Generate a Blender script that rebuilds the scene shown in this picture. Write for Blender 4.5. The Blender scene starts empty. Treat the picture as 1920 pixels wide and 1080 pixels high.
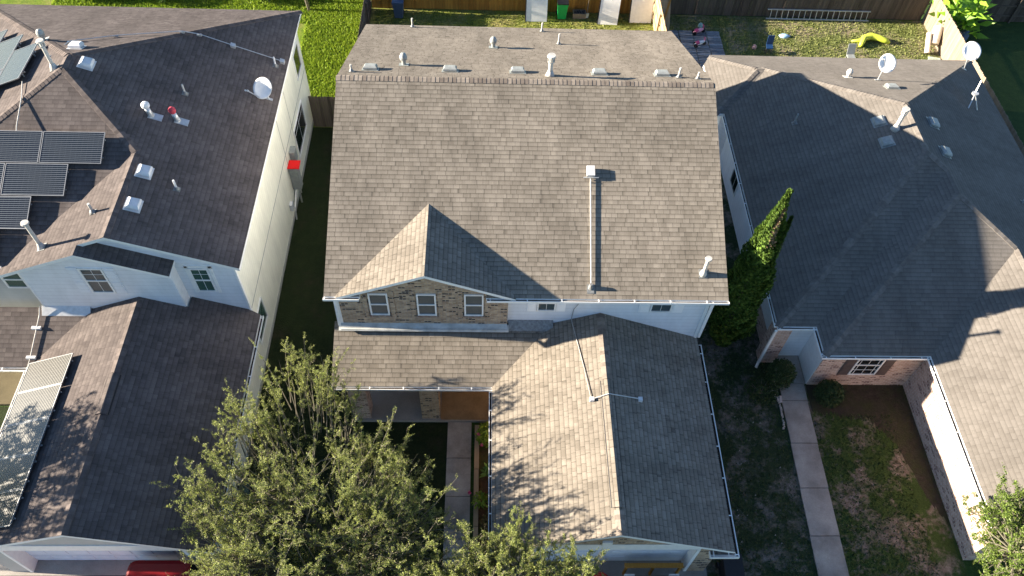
import bpy, math, random
from mathutils import Vector, Matrix
random.seed(7)
S = bpy.context.scene
COL = S.collection
R_ = math.radians
# ---------------------------------------------------------------- camera, sky, sun, exposure
cd = bpy.data.cameras.new("camera"); cam = bpy.data.objects.new("camera", cd); COL.objects.link(cam)
Rv = Vector((0.99927218, -0.01284074, 0.03591962)); Uv = Vector((-0.01074177, 0.80881085, 0.58797076)); Fv = Vector((0.03660216, 0.58792867, -0.80808426))
M = Matrix((Rv, Uv, -Fv)).transposed().to_4x4(); M.translation = Vector((4.98212806, -14.35391474, 25.78845088))
cam.matrix_world = M
cd.sensor_width = 36; cd.lens = 1479.456 / 1920 * 36; cd.clip_end = 500; cd.clip_start = .1
S.camera = cam
SUN = Vector((-1, .06, .285)).normalized()
W = bpy.data.worlds.new("World"); S.world = W; W.use_nodes = True
nt = W.node_tree; sky = nt.nodes.new("ShaderNodeTexSky"); sky.sky_type = 'NISHITA'; sky.sun_disc = False
sky.sun_elevation = math.asin(SUN.z); sky.sun_rotation = math.atan2(SUN.x, SUN.y)
sky.air_density = .85; sky.dust_density = .15; sky.ozone_density = 2.5
bg = nt.nodes["Background"]; nt.links.new(sky.outputs[0], bg.inputs[0]); bg.inputs[1].default_value = .05
ld = bpy.data.lights.new("sun", 'SUN'); ld.energy = 5.0; ld.angle = R_(.6); ld.color = (1, .87, .70)
lo = bpy.data.objects.new("sun", ld); COL.objects.link(lo); lo.rotation_euler = SUN.to_track_quat('Z', 'Y').to_euler()
S.view_settings.view_transform = 'Standard'; S.view_settings.look = 'None'; S.view_settings.exposure = 2.4; S.view_settings.gamma = 1
S.render.engine = 'CYCLES'; S.cycles.max_bounces = 6; S.cycles.diffuse_bounces = 3; S.cycles.transparent_max_bounces = 8

# ---------------------------------------------------------------- materials
class NT:
    def __init__(s, name, rough=.8, spec=.3):
        s.m = bpy.data.materials.new(name); s.m.use_nodes = True; s.t = s.m.node_tree
        s.p = s.t.nodes["Principled BSDF"]; s.p.inputs["Roughness"].default_value = rough
        s.p.inputs["Specular IOR Level"].default_value = spec
    def n(s, typ, **kw):
        o = s.t.nodes.new(typ)
        for k, v in kw.items(): setattr(o, k, v)
        return o
    def L(s, a, b):
        if isinstance(a, (int, float)): b.default_value = a
        elif isinstance(a, tuple): b.default_value = a if len(a) == len(b.default_value) else (*a, 1)[:len(b.default_value)]
        else: s.t.links.new(a, b)
    def math(s, op, a, b=0., c=0., clamp=False):
        o = s.n("ShaderNodeMath", operation=op, use_clamp=clamp); s.L(a, o.inputs[0]); s.L(b, o.inputs[1]); s.L(c, o.inputs[2]); return o.outputs[0]
    def mix(s, f, a, b, mode='MIX'):
        o = s.n("ShaderNodeMix", data_type='RGBA', blend_type=mode); s.L(f, o.inputs[0]); s.L(a, o.inputs[6]); s.L(b, o.inputs[7]); return o.outputs[2]
    def uv(s): return s.n("ShaderNodeTexCoord").outputs["UV"]
    def obj(s): return s.n("ShaderNodeTexCoord").outputs["Object"]
    def sep(s, v): o = s.n("ShaderNodeSeparateXYZ"); s.L(v, o.inputs[0]); return o.outputs
    def comb(s, x, y, z=0.): o = s.n("ShaderNodeCombineXYZ"); s.L(x, o.inputs[0]); s.L(y, o.inputs[1]); s.L(z, o.inputs[2]); return o.outputs[0]
    def noise(s, v, scale, detail=3, rough=.55, col=False):
        o = s.n("ShaderNodeTexNoise"); s.L(v, o.inputs["Vector"]); o.inputs["Scale"].default_value = scale; o.inputs["Detail"].default_value = detail; o.inputs["Roughness"].default_value = rough
        return o.outputs[1 if col else 0]
    def white(s, v, dim='3D'):
        o = s.n("ShaderNodeTexWhiteNoise", noise_dimensions=dim)
        s.L(v, o.inputs["W" if dim == '1D' else "Vector"]); return o.outputs[0]
    def ramp(s, f, stops):
        o = s.n("ShaderNodeValToRGB"); s.L(f, o.inputs[0]); e = o.color_ramp.elements
        for i, (p, c) in enumerate(stops):
            if i > 1: e.new(p)
            e[i].position = p; e[i].color = (*c, 1) if len(c) == 3 else c
        return o.outputs[0]
    def rng(s, v, a, b, c, d):
        o = s.n("ShaderNodeMapRange"); s.L(v, o.inputs[0])
        for i, q in enumerate((a, b, c, d)): o.inputs[i + 1].default_value = q
        return o.outputs[0]
    def bump(s, h, strength=.5, dist=.01):
        o = s.n("ShaderNodeBump"); s.L(h, o.inputs["Height"]); o.inputs["Strength"].default_value = strength; o.inputs["Distance"].default_value = dist
        s.L(o.outputs[0], s.p.inputs["Normal"])
    def col(s, c): s.L(c, s.p.inputs["Base Color"]); return s.m

def m_plain(name, c, rough=.6, var=.12, spec=.3, metal=0, scale=6.):
    k = NT(name, rough, spec); v = k.obj()
    n1 = k.noise(v, scale, 4); f = k.rng(n1, .3, .7, 1 - var, 1 + var)
    k.p.inputs["Metallic"].default_value = metal
    return k.col(k.mix(1., (*c, 1), k.comb(f, f, f), 'MULTIPLY'))

def m_shingle(name, c1, c2, tint=(1, 1, 1), contrast=1., line=None):
    line = line or contrast
    k = NT(name, .95, .15); u, v, _ = k.sep(k.uv())
    wob = k.noise(k.uv(), .5, 2)
    vv = k.math('ADD', k.math('DIVIDE', v, .152), k.math('MULTIPLY', wob, .12))
    row = k.math('FLOOR', vv); fv = k.math('SUBTRACT', vv, row)
    rr = k.white(row, '1D')
    def cells(width, jit, seed, fr):
        uu = k.math('ADD', k.math('DIVIDE', u, width), k.math('MULTIPLY', rr, 17.3 + seed))
        wv = k.n("ShaderNodeTexNoise", noise_dimensions='2D'); k.L(k.comb(uu, k.math('MULTIPLY', row, 7.3)), wv.inputs["Vector"]); wv.inputs["Scale"].default_value = fr; wv.inputs["Detail"].default_value = 0
        uu = k.math('ADD', uu, k.math('MULTIPLY', wv.outputs[0], jit)); ce = k.math('FLOOR', uu)
        return k.math('SUBTRACT', uu, ce), k.white(k.comb(ce, row, seed))
    fu, r1 = cells(.27, 1.3, 1., .7); fu2, r2 = cells(.125, 1.2, 5., .8)
    r = k.math('ADD', k.math('MULTIPLY', r1, .55), k.math('MULTIPLY', r2, .45))
    base = k.ramp(r, [(0.05, c1), (.95, c2)])
    # laminated double layer: printed band plus painted course shadow towards the top of each exposure, thin slots between tabs
    band = k.rng(fv, .45, .86, 1., .90 - .06 * contrast); butt_shade = k.rng(fv, .84, .97, 1., 1 - .34 * line); slot = k.rng(fu, .0, .12, 1 - .34 * line, 1.)
    e = k.math('MULTIPLY', k.math('MULTIPLY', butt_shade, slot), band)
    gran = k.rng(k.noise(k.uv(), 38, 3, .7), .3, .7, .84, 1.16)
    st = k.rng(k.noise(k.comb(k.math('MULTIPLY', u, .9), k.math('MULTIPLY', v, .28)), 1.1, 5, .6), .32, .68, 1 - .27 * contrast, 1 + .15 * contrast)
    f = k.math('MULTIPLY', k.math('MULTIPLY', e, gran), st)
    c = k.mix(1., base, k.comb(f, f, f), 'MULTIPLY')
    c = k.mix(1., c, (*tint, 1), 'MULTIPLY')
    h = k.math('ADD', k.math('MULTIPLY', k.math('SUBTRACT', 1., fv), .7), k.math('MULTIPLY', r1, .35))
    h = k.math('ADD', h, k.math('MULTIPLY', k.noise(k.uv(), 60, 2, .7), .25))
    k.bump(h, .8, .010)
    k.p.inputs["Diffuse Roughness"].default_value = .25
    return k.col(c)

def m_island(name, c1, c2, rough=.9, spec=.2, trans=0., noise=8):
    k = NT(name, rough, spec); g = k.n("ShaderNodeNewGeometry").outputs["Random Per Island"]
    n1 = k.rng(k.noise(k.obj(), noise, 3), .3, .7, .82, 1.18)
    c = k.mix(1., k.ramp(g, [(0, c1), (1, c2)]), k.comb(n1, n1, n1), 'MULTIPLY')
    k.col(c)
    if trans:
        t = k.n("ShaderNodeBsdfTranslucent"); k.L(c, t.inputs[0]); mx = k.n("ShaderNodeMixShader"); mx.inputs[0].default_value = trans
        out = k.t.nodes["Material Output"]; k.L(k.p.outputs[0], mx.inputs[1]); k.L(t.outputs[0], mx.inputs[2]); k.L(mx.outputs[0], out.inputs[0])
    return k.m

def m_brick(name, c1, c2, mortar, var=.5, dark=None):
    k = NT(name, .9, .15); b = k.n("ShaderNodeTexBrick"); k.L(k.uv(), b.inputs["Vector"])
    b.inputs["Color1"].default_value = (*c1, 1); b.inputs["Color2"].default_value = (*c2, 1); b.inputs["Mortar"].default_value = (*mortar, 1)
    b.inputs["Scale"].default_value = 1; b.inputs["Mortar Size"].default_value = .009; b.inputs["Brick Width"].default_value = .21; b.inputs["Row Height"].default_value = .076
    b.inputs["Bias"].default_value = 0.
    n1 = k.rng(k.noise(k.uv(), 7, 4, .7), .3, .7, 1 - var * .4, 1 + var * .4)
    c = k.mix(1., b.outputs[0], k.comb(n1, n1, n1), 'MULTIPLY')
    if dark:
        u, v, _ = k.sep(k.uv()); row = k.math('FLOOR', k.math('DIVIDE', v, .076)); cell = k.math('FLOOR', k.math('ADD', k.math('DIVIDE', u, .21), k.math('MULTIPLY', k.math('MODULO', row, 2.), .5)))
        w = k.math('GREATER_THAN', k.white(k.comb(cell, row, 3.)), .84)
        w = k.math('MULTIPLY', w, k.math('SUBTRACT', 1., b.outputs[1]))
        c = k.mix(w, c, (*dark, 1))
    h = k.math('ADD', k.math('MULTIPLY', b.outputs[1], -1.), k.math('MULTIPLY', n1, .4)); k.bump(h, .6, .008)
    return k.col(c)

def m_siding(name, c, lap=.2, rough=.55):
    k = NT(name, rough, .3); u, v, _ = k.sep(k.uv()); f = k.math('FRACT', k.math('DIVIDE', v, lap))
    n1 = k.rng(k.noise(k.comb(k.math('MULTIPLY', u, .5), k.math('MULTIPLY', v, .18)), 3, 5, .65), .3, .7, .86, 1.06)
    ln = k.rng(f, .90, 1., 1., .72)
    q = k.math('MULTIPLY', n1, ln)
    k.bump(k.math('SUBTRACT', 1., f), .5, .012)
    return k.col(k.mix(1., (*c, 1), k.comb(q, q, q), 'MULTIPLY'))

def m_wood(name, c1, c2, plank=.14, rough=.85, vertical=True):
    k = NT(name, rough, .15); g = k.n("ShaderNodeNewGeometry").outputs["Random Per Island"]
    u, v, _ = k.sep(k.uv())
    n1 = k.noise(k.comb(k.math('MULTIPLY', u, 22.), k.math('MULTIPLY', v, 1.6), k.math('MULTIPLY', g, 50.)), 1., 5, .65)
    r = k.math('ADD', k.math('MULTIPLY', n1, .75), k.math('MULTIPLY', g, .35))
    k.bump(n1, .4, .01)
    return k.col(k.ramp(r, [(.22, c1), (.8, c2)]))

def m_concrete(name, c, stain=.25, joint=None):
    k = NT(name, .9, .15); v = k.obj()
    a = k.rng(k.noise(v, .9, 6, .65), .3, .7, 1 - stain, 1 + stain * .6); b = k.rng(k.noise(v, 25, 3, .7), .3, .7, .9, 1.1)
    q = k.math('MULTIPLY', a, b); k.bump(k.noise(v, 60, 3), .3, .006)
    return k.col(k.mix(1., (*c, 1), k.comb(q, q, q), 'MULTIPLY'))

def m_grass(name, g1, g2, dirt, cover=.5, soft=.08, scale=.8, dirt2=None, fine=16):
    """cover: share of dirt"""
    k = NT(name, .95, .1); v = k.obj()
    fn = k.noise(v, fine, 5, .75); mid = k.noise(v, 2.6, 5, .7)
    r = k.math('ADD', k.math('MULTIPLY', fn, .6), k.math('MULTIPLY', mid, .5))
    g = k.ramp(r, [(.38, g1), (.72, g2)])
    d = k.ramp(k.noise(v, 5, 6, .75), [(.35, dirt2 or tuple(x * .5 for x in dirt)), (.65, dirt)])
    pm = k.math('ADD', k.math('MULTIPLY', k.noise(v, scale, 3, .6), .62), k.math('MULTIPLY', k.noise(v, 5.5, 5, .75), .38))
    t = 1 - cover
    f = k.rng(pm, t - soft, t + soft, 0, 1)
    k.bump(k.math('ADD', fn, k.math('MULTIPLY', k.noise(v, 45, 2), .6)), .9, .05)
    return k.col(k.mix(f, g, d))

def m_panel(name, thr=.22, dark=(.010, .014, .022), light=(.10, .12, .14), r0=.14):
    k = NT(name, .17, .5); u, v, _ = k.sep(k.uv())
    f = k.math('FRACT', k.math('DIVIDE', v, .068)); s1 = k.math('LESS_THAN', f, thr)
    g = k.math('FRACT', k.math('DIVIDE', u, .17)); s2 = k.math('LESS_THAN', g, .03)
    s3 = k.math('MAXIMUM', s1, k.math('MULTIPLY', s2, .35))
    c = k.mix(s3, (*dark, 1), (*light, 1))
    k.L(k.rng(s3, 0, 1, r0, .45), k.p.inputs["Roughness"])
    return k.col(c)

def m_glass(name, c=(.02, .035, .035), blinds=True):
    k = NT(name, .08, .6); u, v, _ = k.sep(k.uv())
    if blinds:
        f = k.math('FRACT', k.math('DIVIDE', v, .055)); l = k.math('LESS_THAN', f, .4)
        cc = k.mix(k.math('MULTIPLY', l, .5), (*c, 1), (c[0] * 4, c[1] * 3.2, c[2] * 3.2, 1))
    else: cc = (*c, 1)
    return k.col(cc)

SH = {
 'main': m_shingle("roof_shingles_tan", (.180, .158, .130), (.266, .236, .197), contrast=.8, line=1.5),
 'left': m_shingle("roof_shingles_brown", (.096, .081, .077), (.155, .132, .123), contrast=.8),
 'right': m_shingle("roof_shingles_grey", (.142, .129, .115), (.178, .163, .147), contrast=.6),
}
CAP = {'main': m_island("ridge_cap_tan", (.12, .10, .085), (.23, .20, .17)),
       'left': m_island("ridge_cap_brown", (.075, .062, .058), (.13, .108, .10)),
       'right': m_island("ridge_cap_grey", (.125, .112, .10), (.17, .155, .14))}
WHITE = m_plain("white_paint", (.74, .74, .72), .5, .08)
TRIM = m_plain("white_trim", (.80, .80, .78), .45, .06)
SIDE = m_siding("white_siding", (.74, .77, .81))
CREAM = m_siding("cream_siding", (.84, .83, .70), .2)
BRICK = m_brick("tan_brick", (.32, .215, .135), (.48, .36, .24), (.34, .31, .27), .7, dark=(.05, .035, .03))
PINK = m_brick("pink_brick", (.42, .27, .21), (.56, .40, .32), (.55, .50, .45), .5, dark=(.20, .10, .08))
GLASS = m_glass("window_glass", (.035, .055, .06)); DGLASS = m_glass("dark_glass", (.012, .016, .018), False); GGLASS = m_glass("green_glass", (.03, .07, .055), True)
ALU = m_plain("galvanised_metal", (.55, .56, .56), .42, .15, .5, .6)
PVC = m_plain("weathered_pvc", (.46, .45, .42), .6, .25)
GREYV = m_plain("grey_vent_metal", (.30, .32, .31), .5, .18, .4, .2)
WHITEV = m_plain("white_vent_plastic", (.62, .63, .64), .45, .12)
BLACK = m_plain("black_plastic", (.02, .02, .022), .5, .2)
FLASH = m_plain("lead_flashing", (.22, .225, .22), .5, .3, .4, .3, 12)
DISH = m_plain("dish_white", (.82, .81, .78), .4, .05)
PANEL = m_panel("solar_cell"); PANEL2 = m_panel("solar_cell_striped", .36, (.022, .023, .022), (.17, .165, .145), .26); PFRAME = m_plain("panel_frame", (.30, .31, .32), .4, .1, .5, .7)
CONC = m_concrete("concrete_walk", (.36, .32, .28), .45); CONC2 = m_concrete("concrete_drive", (.34, .31, .28), .25); PORCHC = m_concrete("porch_concrete", (.33, .30, .27), .2)
SHW = m_plain('white_shutter', (.88, .88, .88), .4, .04)
SHUT = m_plain("brown_shutter", (.10, .075, .07), .6, .1)
WOODO = m_wood("orange_cedar", (.20, .085, .018), (.46, .23, .05)); WOODD = m_wood("dark_weathered_wood", (.045, .035, .028), (.15, .12, .095)); WOODG = m_wood("grey_tan_wood", (.15, .115, .085), (.27, .22, .165))
WOODN = m_wood("new_pine", (.24, .16, .08), (.42, .33, .21))

# ---------------------------------------------------------------- mesh helpers
def tag(o, label=None, cat=None, group=None, kind=None):
    for k_, v_ in (('label', label), ('category', cat), ('group', group), ('kind', kind)):
        if v_: o[k_] = v_
    return o
def empty(name, loc, label, cat, group=None, rz=0):
    o = bpy.data.objects.new(name, None); COL.objects.link(o); o.location = loc; o.rotation_euler[2] = rz; o.empty_display_size = .3
    return tag(o, label, cat, group)
class MB:
    def __init__(s): s.v = []; s.f = []; s.m = []
    def add(s, vs, fs, mi=0):
        b = len(s.v); s.v += [tuple(q) for q in vs]; s.f += [tuple(i + b for i in q) for q in fs]; s.m += [mi] * len(fs); return s
    def box(s, a, b, mi=0):
        (x0, y0, z0), (x1, y1, z1) = a, b
        return s.add([(x0, y0, z0), (x1, y0, z0), (x1, y1, z0), (x0, y1, z0), (x0, y0, z1), (x1, y0, z1), (x1, y1, z1), (x0, y1, z1)],
                     [(0, 3, 2, 1), (4, 5, 6, 7), (0, 1, 5, 4), (1, 2, 6, 5), (2, 3, 7, 6), (3, 0, 4, 7)], mi)
    def prism(s, pts, d, mi=0):
        n = len(pts); d = Vector(d); p = [Vector(q) for q in pts]
        return s.add(p + [q + d for q in p], [tuple(range(n - 1, -1, -1)), tuple(range(n, 2 * n))] + [(i, (i + 1) % n, (i + 1) % n + n, i + n) for i in range(n)], mi)
    def beam(s, a, b, w, h, mi=0, up=(0, 0, 1)):
        a = Vector(a); b = Vector(b); d = (b - a).normalized(); r = d.cross(Vector(up))
        if r.length < 1e-4: r = d.cross(Vector((1, 0, 0)))
        r.normalize(); u = r.cross(d); r = r * w / 2; u = u * h / 2
        return s.add([a - r - u, a + r - u, a + r + u, a - r + u, b - r - u, b + r - u, b + r + u, b - r + u],
                     [(0, 1, 2, 3), (7, 6, 5, 4), (1, 0, 4, 5), (2, 1, 5, 6), (3, 2, 6, 7), (0, 3, 7, 4)], mi)
    def tube(s, pts, rad, n=8, mi=0, cap=True):
        pts = [Vector(p) for p in pts]; rings = []
        if not isinstance(rad, (list, tuple)): rad = [rad] * len(pts)
        b = len(s.v)
        for i, p in enumerate(pts):
            d = (pts[min(i + 1, len(pts) - 1)] - pts[max(i - 1, 0)])
            if d.length < 1e-6: d = Vector((0, 0, 1))
            d.normalize(); a = d.orthogonal().normalized() if i == 0 else (prev - d * prev.dot(d)).normalized(); prev = a; c = d.cross(a)
            for j in range(n):
                t = 2 * math.pi * j / n; s.v.append(tuple(p + (a * math.cos(t) + c * math.sin(t)) * rad[i]))
        for i in range(len(pts) - 1):
            for j in range(n):
                s.f.append((b + i * n + j, b + i * n + (j + 1) % n, b + (i + 1) * n + (j + 1) % n, b + (i + 1) * n + j)); s.m.append(mi)
        if cap:
            s.f.append(tuple(b + j for j in range(n - 1, -1, -1))); s.m.append(mi)
            s.f.append(tuple(b + (len(pts) - 1) * n + j for j in range(n))); s.m.append(mi)
        return s
    def build(s, name, mats, parent=None, smooth=False, uv=True, kind=None):
        if not isinstance(mats, (list, tuple)): mats = [mats]
        off = Vector((0, 0, 0)) if parent is None else parent_world(parent)
        me = bpy.data.meshes.new(name); me.from_pydata([tuple(Vector(q) - off) for q in s.v], [], s.f)
        for q in mats: me.materials.append(q)
        me.polygons.foreach_set('material_index', s.m); me.update()
        if smooth: me.polygons.foreach_set('use_smooth', [True] * len(me.polygons))
        if uv:
            lay = me.uv_layers.new(name='UVMap'); dat = [0.] * (2 * len(me.loops)); Z = Vector((0, 0, 1))
            for p in me.polygons:
                nn = p.normal
                if abs(nn.z) > .985: t = Vector((1, 0, 0)); bb = Vector((0, 1, 0))
                else: t = Z.cross(nn).normalized(); bb = nn.cross(t)
                for li in p.loop_indices:
                    q = Vector(s.v[me.loops[li].vertex_index]); dat[2 * li] = t.dot(q); dat[2 * li + 1] = bb.dot(q)
            lay.data.foreach_set('uv', dat)
        o = bpy.data.objects.new(name, me); COL.objects.link(o); o.parent = parent
        if kind: o['kind'] = kind
        return o
def parent_world(p):
    v = Vector((0, 0, 0))
    while p is not None: v += p.location; p = p.parent
    return v
def copy_tree(o, parent=None):
    c = o.copy(); COL.objects.link(c); c.parent = parent
    for ch in list(o.children): copy_tree(ch, c)
    return c

def roof(name, polys, mat, parent, th=.13):
    """polys: list of lists of (x,y,z); one closed slab"""
    mb = MB(); key = {}; 
    def vid(p):
        k = tuple(round(c, 3) for c in p)
        if k not in key: key[k] = len(mb.v); mb.v.append(p)
        return key[k]
    tops = []
    for pl in polys:
        ids = [vid(tuple(p)) for p in pl]
        n = Vector((0, 0, 0))
        for i in range(len(ids)):
            a = Vector(mb.v[ids[i]]); b = Vector(mb.v[ids[(i + 1) % len(ids)]]); n += a.cross(b)
        if n.z < 0: ids.reverse()
        tops.append(ids)
    nv = len(mb.v); mb.v += [(x, y, z - th) for x, y, z in mb.v]
    edges = {}
    for ids in tops:
        for i in range(len(ids)): edges[(ids[i], ids[(i + 1) % len(ids)])] = 1
    for ids in tops: mb.f.append(tuple(ids)); mb.m.append(0); mb.f.append(tuple(i + nv for i in reversed(ids))); mb.m.append(1)
    for (a, b) in edges:
        if (b, a) not in edges: mb.f.append((a, a + nv, b + nv, b)); mb.m.append(1)
    return mb.build(name, [mat, TRIM], parent)

def caps(parent, a, b, mat, s=.42, step=.143, wid=.15, name='ridge_cap', hip=False, dirs=None):
    """overlapping cap shingles along a ridge or hip; dirs = the two down-slope directions (unit, along the planes)"""
    a = Vector(a); b = Vector(b); L = (b - a).length; d = (b - a) / L; mb = MB(); n = max(1, int(L / step))
    d1, d2 = [Vector(q) for q in dirs]
    for i in range(n):
        p = a + d * (i * step); q = a + d * ((i + 1.12) * step); up = Vector((0, 0, 1))
        j = random.uniform(-.006, .006); h0 = .012; h1 = .019 + random.uniform(0, .004)
        r = wid + j
        v = [p + d1 * r + up * h0, p + up * (h0 + .006), p + d2 * r + up * h0, q + d1 * r + up * h1, q + up * (h1 + .006), q + d2 * r + up * h1]
        v2 = [w - up * .02 for w in v]
        mb.add(v + v2, [(0, 1, 4, 3), (1, 2, 5, 4), (3, 4, 10, 9), (4, 5, 11, 10), (1, 0, 6, 7), (2, 1, 7, 8), (0, 3, 9, 6), (5, 2, 8, 11)])
    return mb.build(name, mat, parent)
def dn(x, y, s): return tuple(Vector((x, y, -s)).normalized())

def gutter(parent, a, b, out, w=.085, name='gutter', straps=1.15):
    """open channel from a to b (top of the eave edge), out = outward unit (x,y)"""
    a = Vector(a); b = Vector(b); o = Vector((*out, 0)); mb = MB(); d = (b - a).normalized(); L = (b - a).length
    def slab(o0, o1, z0, z1):
        mb.prism([a + o * o0 + Vector((0, 0, z0)), a + o * o1 + Vector((0, 0, z0)), a + o * o1 + Vector((0, 0, z1)), a + o * o0 + Vector((0, 0, z1))], b - a)
    slab(.012, w, -.10, -.09); slab(w, w + .018, -.10, -.012); slab(.003, .012, -.10, -.05)
    for q in (a, b - d * .01):
        mb.prism([q + o * .012 + Vector((0, 0, -.09)), q + o * w + Vector((0, 0, -.09)), q + o * w + Vector((0, 0, -.03)), q + o * .012 + Vector((0, 0, -.03))], d * .01)
    n = int(L / straps)
    for i in range(n + 1):
        p = a + d * (min(L - .1, .08 + i * straps + random.uniform(-.06, .06))) + Vector((0, 0, -.012))
        mb.beam(p, p + o * (w + .015), .035, .008)
    gt = mb.build(name, TRIM, parent)
    db = MB(); N = max(2, int(L / .5)); zz = [-.065 + random.uniform(-.02, .02) for _ in range(N + 1)]
    for i in range(N):
        p = a + d * (L * i / N); q = a + d * (L * (i + 1) / N); z0, z1 = Vector((0, 0, zz[i])), Vector((0, 0, zz[i + 1]))
        db.add([p + o * .013 + z0, p + o * (w - .001) + z0, q + o * (w - .001) + z1, q + o * .013 + z1], [(0, 1, 2, 3)])
    db.build('gutter_dark_fill', GUTTER_DARK, gt); return gt  # dark uneven strip along the channel bottom
GUTTER_DARK = m_plain("dark_gutter_fill", (.035, .025, .02), .95, .6, .1, 0, 14)
def downspout(parent, pts, name='downspout'):
    mb = MB()
    for i in range(len(pts) - 1): mb.beam(pts[i], pts[i + 1], .09, .07, up=(0, 1, .01))
    return mb.build(name, TRIM, parent)

def window(parent, axis, c, w, h, glass=None, sill=False, grid=True, frame=TRIM, fw=.05, sash=True, shutters=None, sw=.32, brick_trim=None, outward=-1):
    """axis 'y': faces -y/+y at plane y=c[1]; axis 'x': faces +-x at plane x=c[0]; c = centre; outward sign"""
    glass = glass or GLASS
    def P(u, v, t):  # u sideways, v up, t outwards
        return (c[0] + u, c[1] + outward * t, c[2] + v) if axis == 'y' else (c[0] + outward * t, c[1] + u, c[2] + v)
    def bx(mb, u0, u1, v0, v1, t0, t1, mi=0):
        A = P(u0, v0, t0); B = P(u1, v1, t1); mb.box(tuple(map(min, A, B)), tuple(map(max, A, B)), mi)
    mb = MB(); H = h / 2; Wd = w / 2
    bx(mb, -Wd, -Wd + fw, -H, H, -.02, .045); bx(mb, Wd - fw, Wd, -H, H, -.02, .045)
    bx(mb, -Wd + fw, Wd - fw, -H, -H + fw, -.02, .045); bx(mb, -Wd + fw, Wd - fw, H - fw, H, -.02, .045)
    if sash: bx(mb, -Wd + fw, Wd - fw, -.022, .022, -.02, .038)
    if grid: bx(mb, -.006, .006, -H + fw, H - fw, .012, .018)
    if grid == 2:
        for q in (-.33, .33): bx(mb, q * w - .008, q * w + .008, -H + fw, H - fw, .012, .024)
        for q in (-.5, .5): bx(mb, -Wd + fw, Wd - fw, q * H - .008, q * H + .008, .010, .022)
    elif grid: bx(mb, -Wd + fw, Wd - fw, H * .5 - .006, H * .5 + .006, .010, .017)
    win = mb.build('window', frame, parent)
    g = MB(); bx(g, -Wd + fw * .8, Wd - fw * .8, -H + fw * .8, H - fw * .8, -.015, .010); g.build('pane', glass, win)
    if sill: s_ = MB(); bx(s_, -Wd - .04, Wd + .04, -H - .09, -H, -.02, .07); s_.build('sill', sill, win)
    if shutters:
        for sg in (-1, 1):
            s_ = MB(); u0 = sg * (Wd + .02); u1 = sg * (Wd + .02 + sw); lo_, hi_ = min(u0, u1), max(u0, u1)
            bx(s_, lo_, hi_, -H - .02, H + .02, .0, .03)
            for a0, a1 in ((-H + .06, -.04), (.04, H - .06)): bx(s_, lo_ + .05, hi_ - .05, a0, a1, .03, .042)
            s_.build('shutter', shutters, parent)
    return win

# ---------------------------------------------------------------- ground and paved surfaces
def sheet(name, pts, z, mat, kind='structure', sub=0):
    mb = MB(); mb.add([(x, y, z) for x, y in pts], [tuple(range(len(pts)))]); o = mb.build(name, mat, kind=kind); return o
def rect(x0, y0, x1, y1): return [(x0, y0), (x1, y0), (x1, y1), (x0, y1)]
G_DEF = m_grass("grass_far", (.025, .05, .012), (.07, .12, .03), (.16, .13, .09), .35)
G_LUSH = m_grass("grass_lush", (.05, .10, .012), (.20, .27, .03), (.30, .27, .10), .42, .10, .7)
G_MAIN = m_grass("grass_main_yard", (.08, .11, .015), (.24, .26, .05), (.34, .27, .13), .42, .12, .6)
G_RIGHT = m_grass("grass_right_yard", (.06, .085, .02), (.19, .21, .07), (.34, .28, .19), .47, .08, .7)
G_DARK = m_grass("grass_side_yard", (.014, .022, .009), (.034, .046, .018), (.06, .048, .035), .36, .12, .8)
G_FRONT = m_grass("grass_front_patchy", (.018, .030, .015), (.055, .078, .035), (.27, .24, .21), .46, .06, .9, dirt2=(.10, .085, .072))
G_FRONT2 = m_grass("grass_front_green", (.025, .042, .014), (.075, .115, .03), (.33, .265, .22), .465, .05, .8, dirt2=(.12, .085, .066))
G_NEIGH = m_grass("grass_neighbour", (.03, .055, .02), (.07, .11, .035), (.12, .11, .07), .3)
MULCH = m_grass("mulch_bed", (.03, .035, .018), (.07, .07, .035), (.08, .062, .05), .50, .1, 1.6, dirt2=(.035, .028, .024))
sheet('ground', rect(-220, -200, 240, 260), 0, G_DEF)
sheet('left_back_lawn', rect(-40, 13.6, -1.25, 24.3), .004, G_LUSH)
sheet('main_back_lawn', rect(-1.2, 12.5, 14, 23), .004, G_MAIN)
sheet('right_back_lawn', rect(14, 12, 29.1, 23), .004, G_RIGHT)
sheet('neighbour_lawn', rect(29.1, 2, 45, 23), .004, G_NEIGH)
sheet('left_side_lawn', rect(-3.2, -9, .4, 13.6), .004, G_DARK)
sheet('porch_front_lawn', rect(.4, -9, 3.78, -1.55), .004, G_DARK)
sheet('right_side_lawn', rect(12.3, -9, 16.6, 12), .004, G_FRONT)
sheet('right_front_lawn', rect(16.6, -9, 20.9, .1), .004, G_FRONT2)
edge_ = [(17.15, -1.0), (18.2, -1.25), (19.2, -1.4), (19.9, -2.4), (20.35, -4.2), (20.88, -5.4)]
def bed_y(x):
    for (x0_, y0_), (x1_, y1_) in zip(edge_, edge_[1:]):
        if x <= x1_: return y0_ + (y1_ - y0_) * (x - x0_) / (x1_ - x0_)
    return -5.4
mb = MB(); xs_ = [17.15 + (20.88 - 17.15) * i / 90 for i in range(91)]; es_ = [bed_y(x) + random.uniform(-.16, .16) for x in xs_]
for i in range(90): mb.add([(xs_[i], es_[i], .008), (xs_[i + 1], es_[i + 1], .008), (xs_[i + 1], .05, .008), (xs_[i], .05, .008)], [(0, 1, 2, 3)])
mb.build('planting_bed', MULCH, kind='structure')
sheet('left_front_lawn', rect(-18, -6.3, -9.7, -1.05), .004, G_DARK)  # dark grass colour stands in for shade on this lawn
sheet('left_driveway', rect(-10.4, -14, -2.9, -6.35), .006, CONC2)
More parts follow.
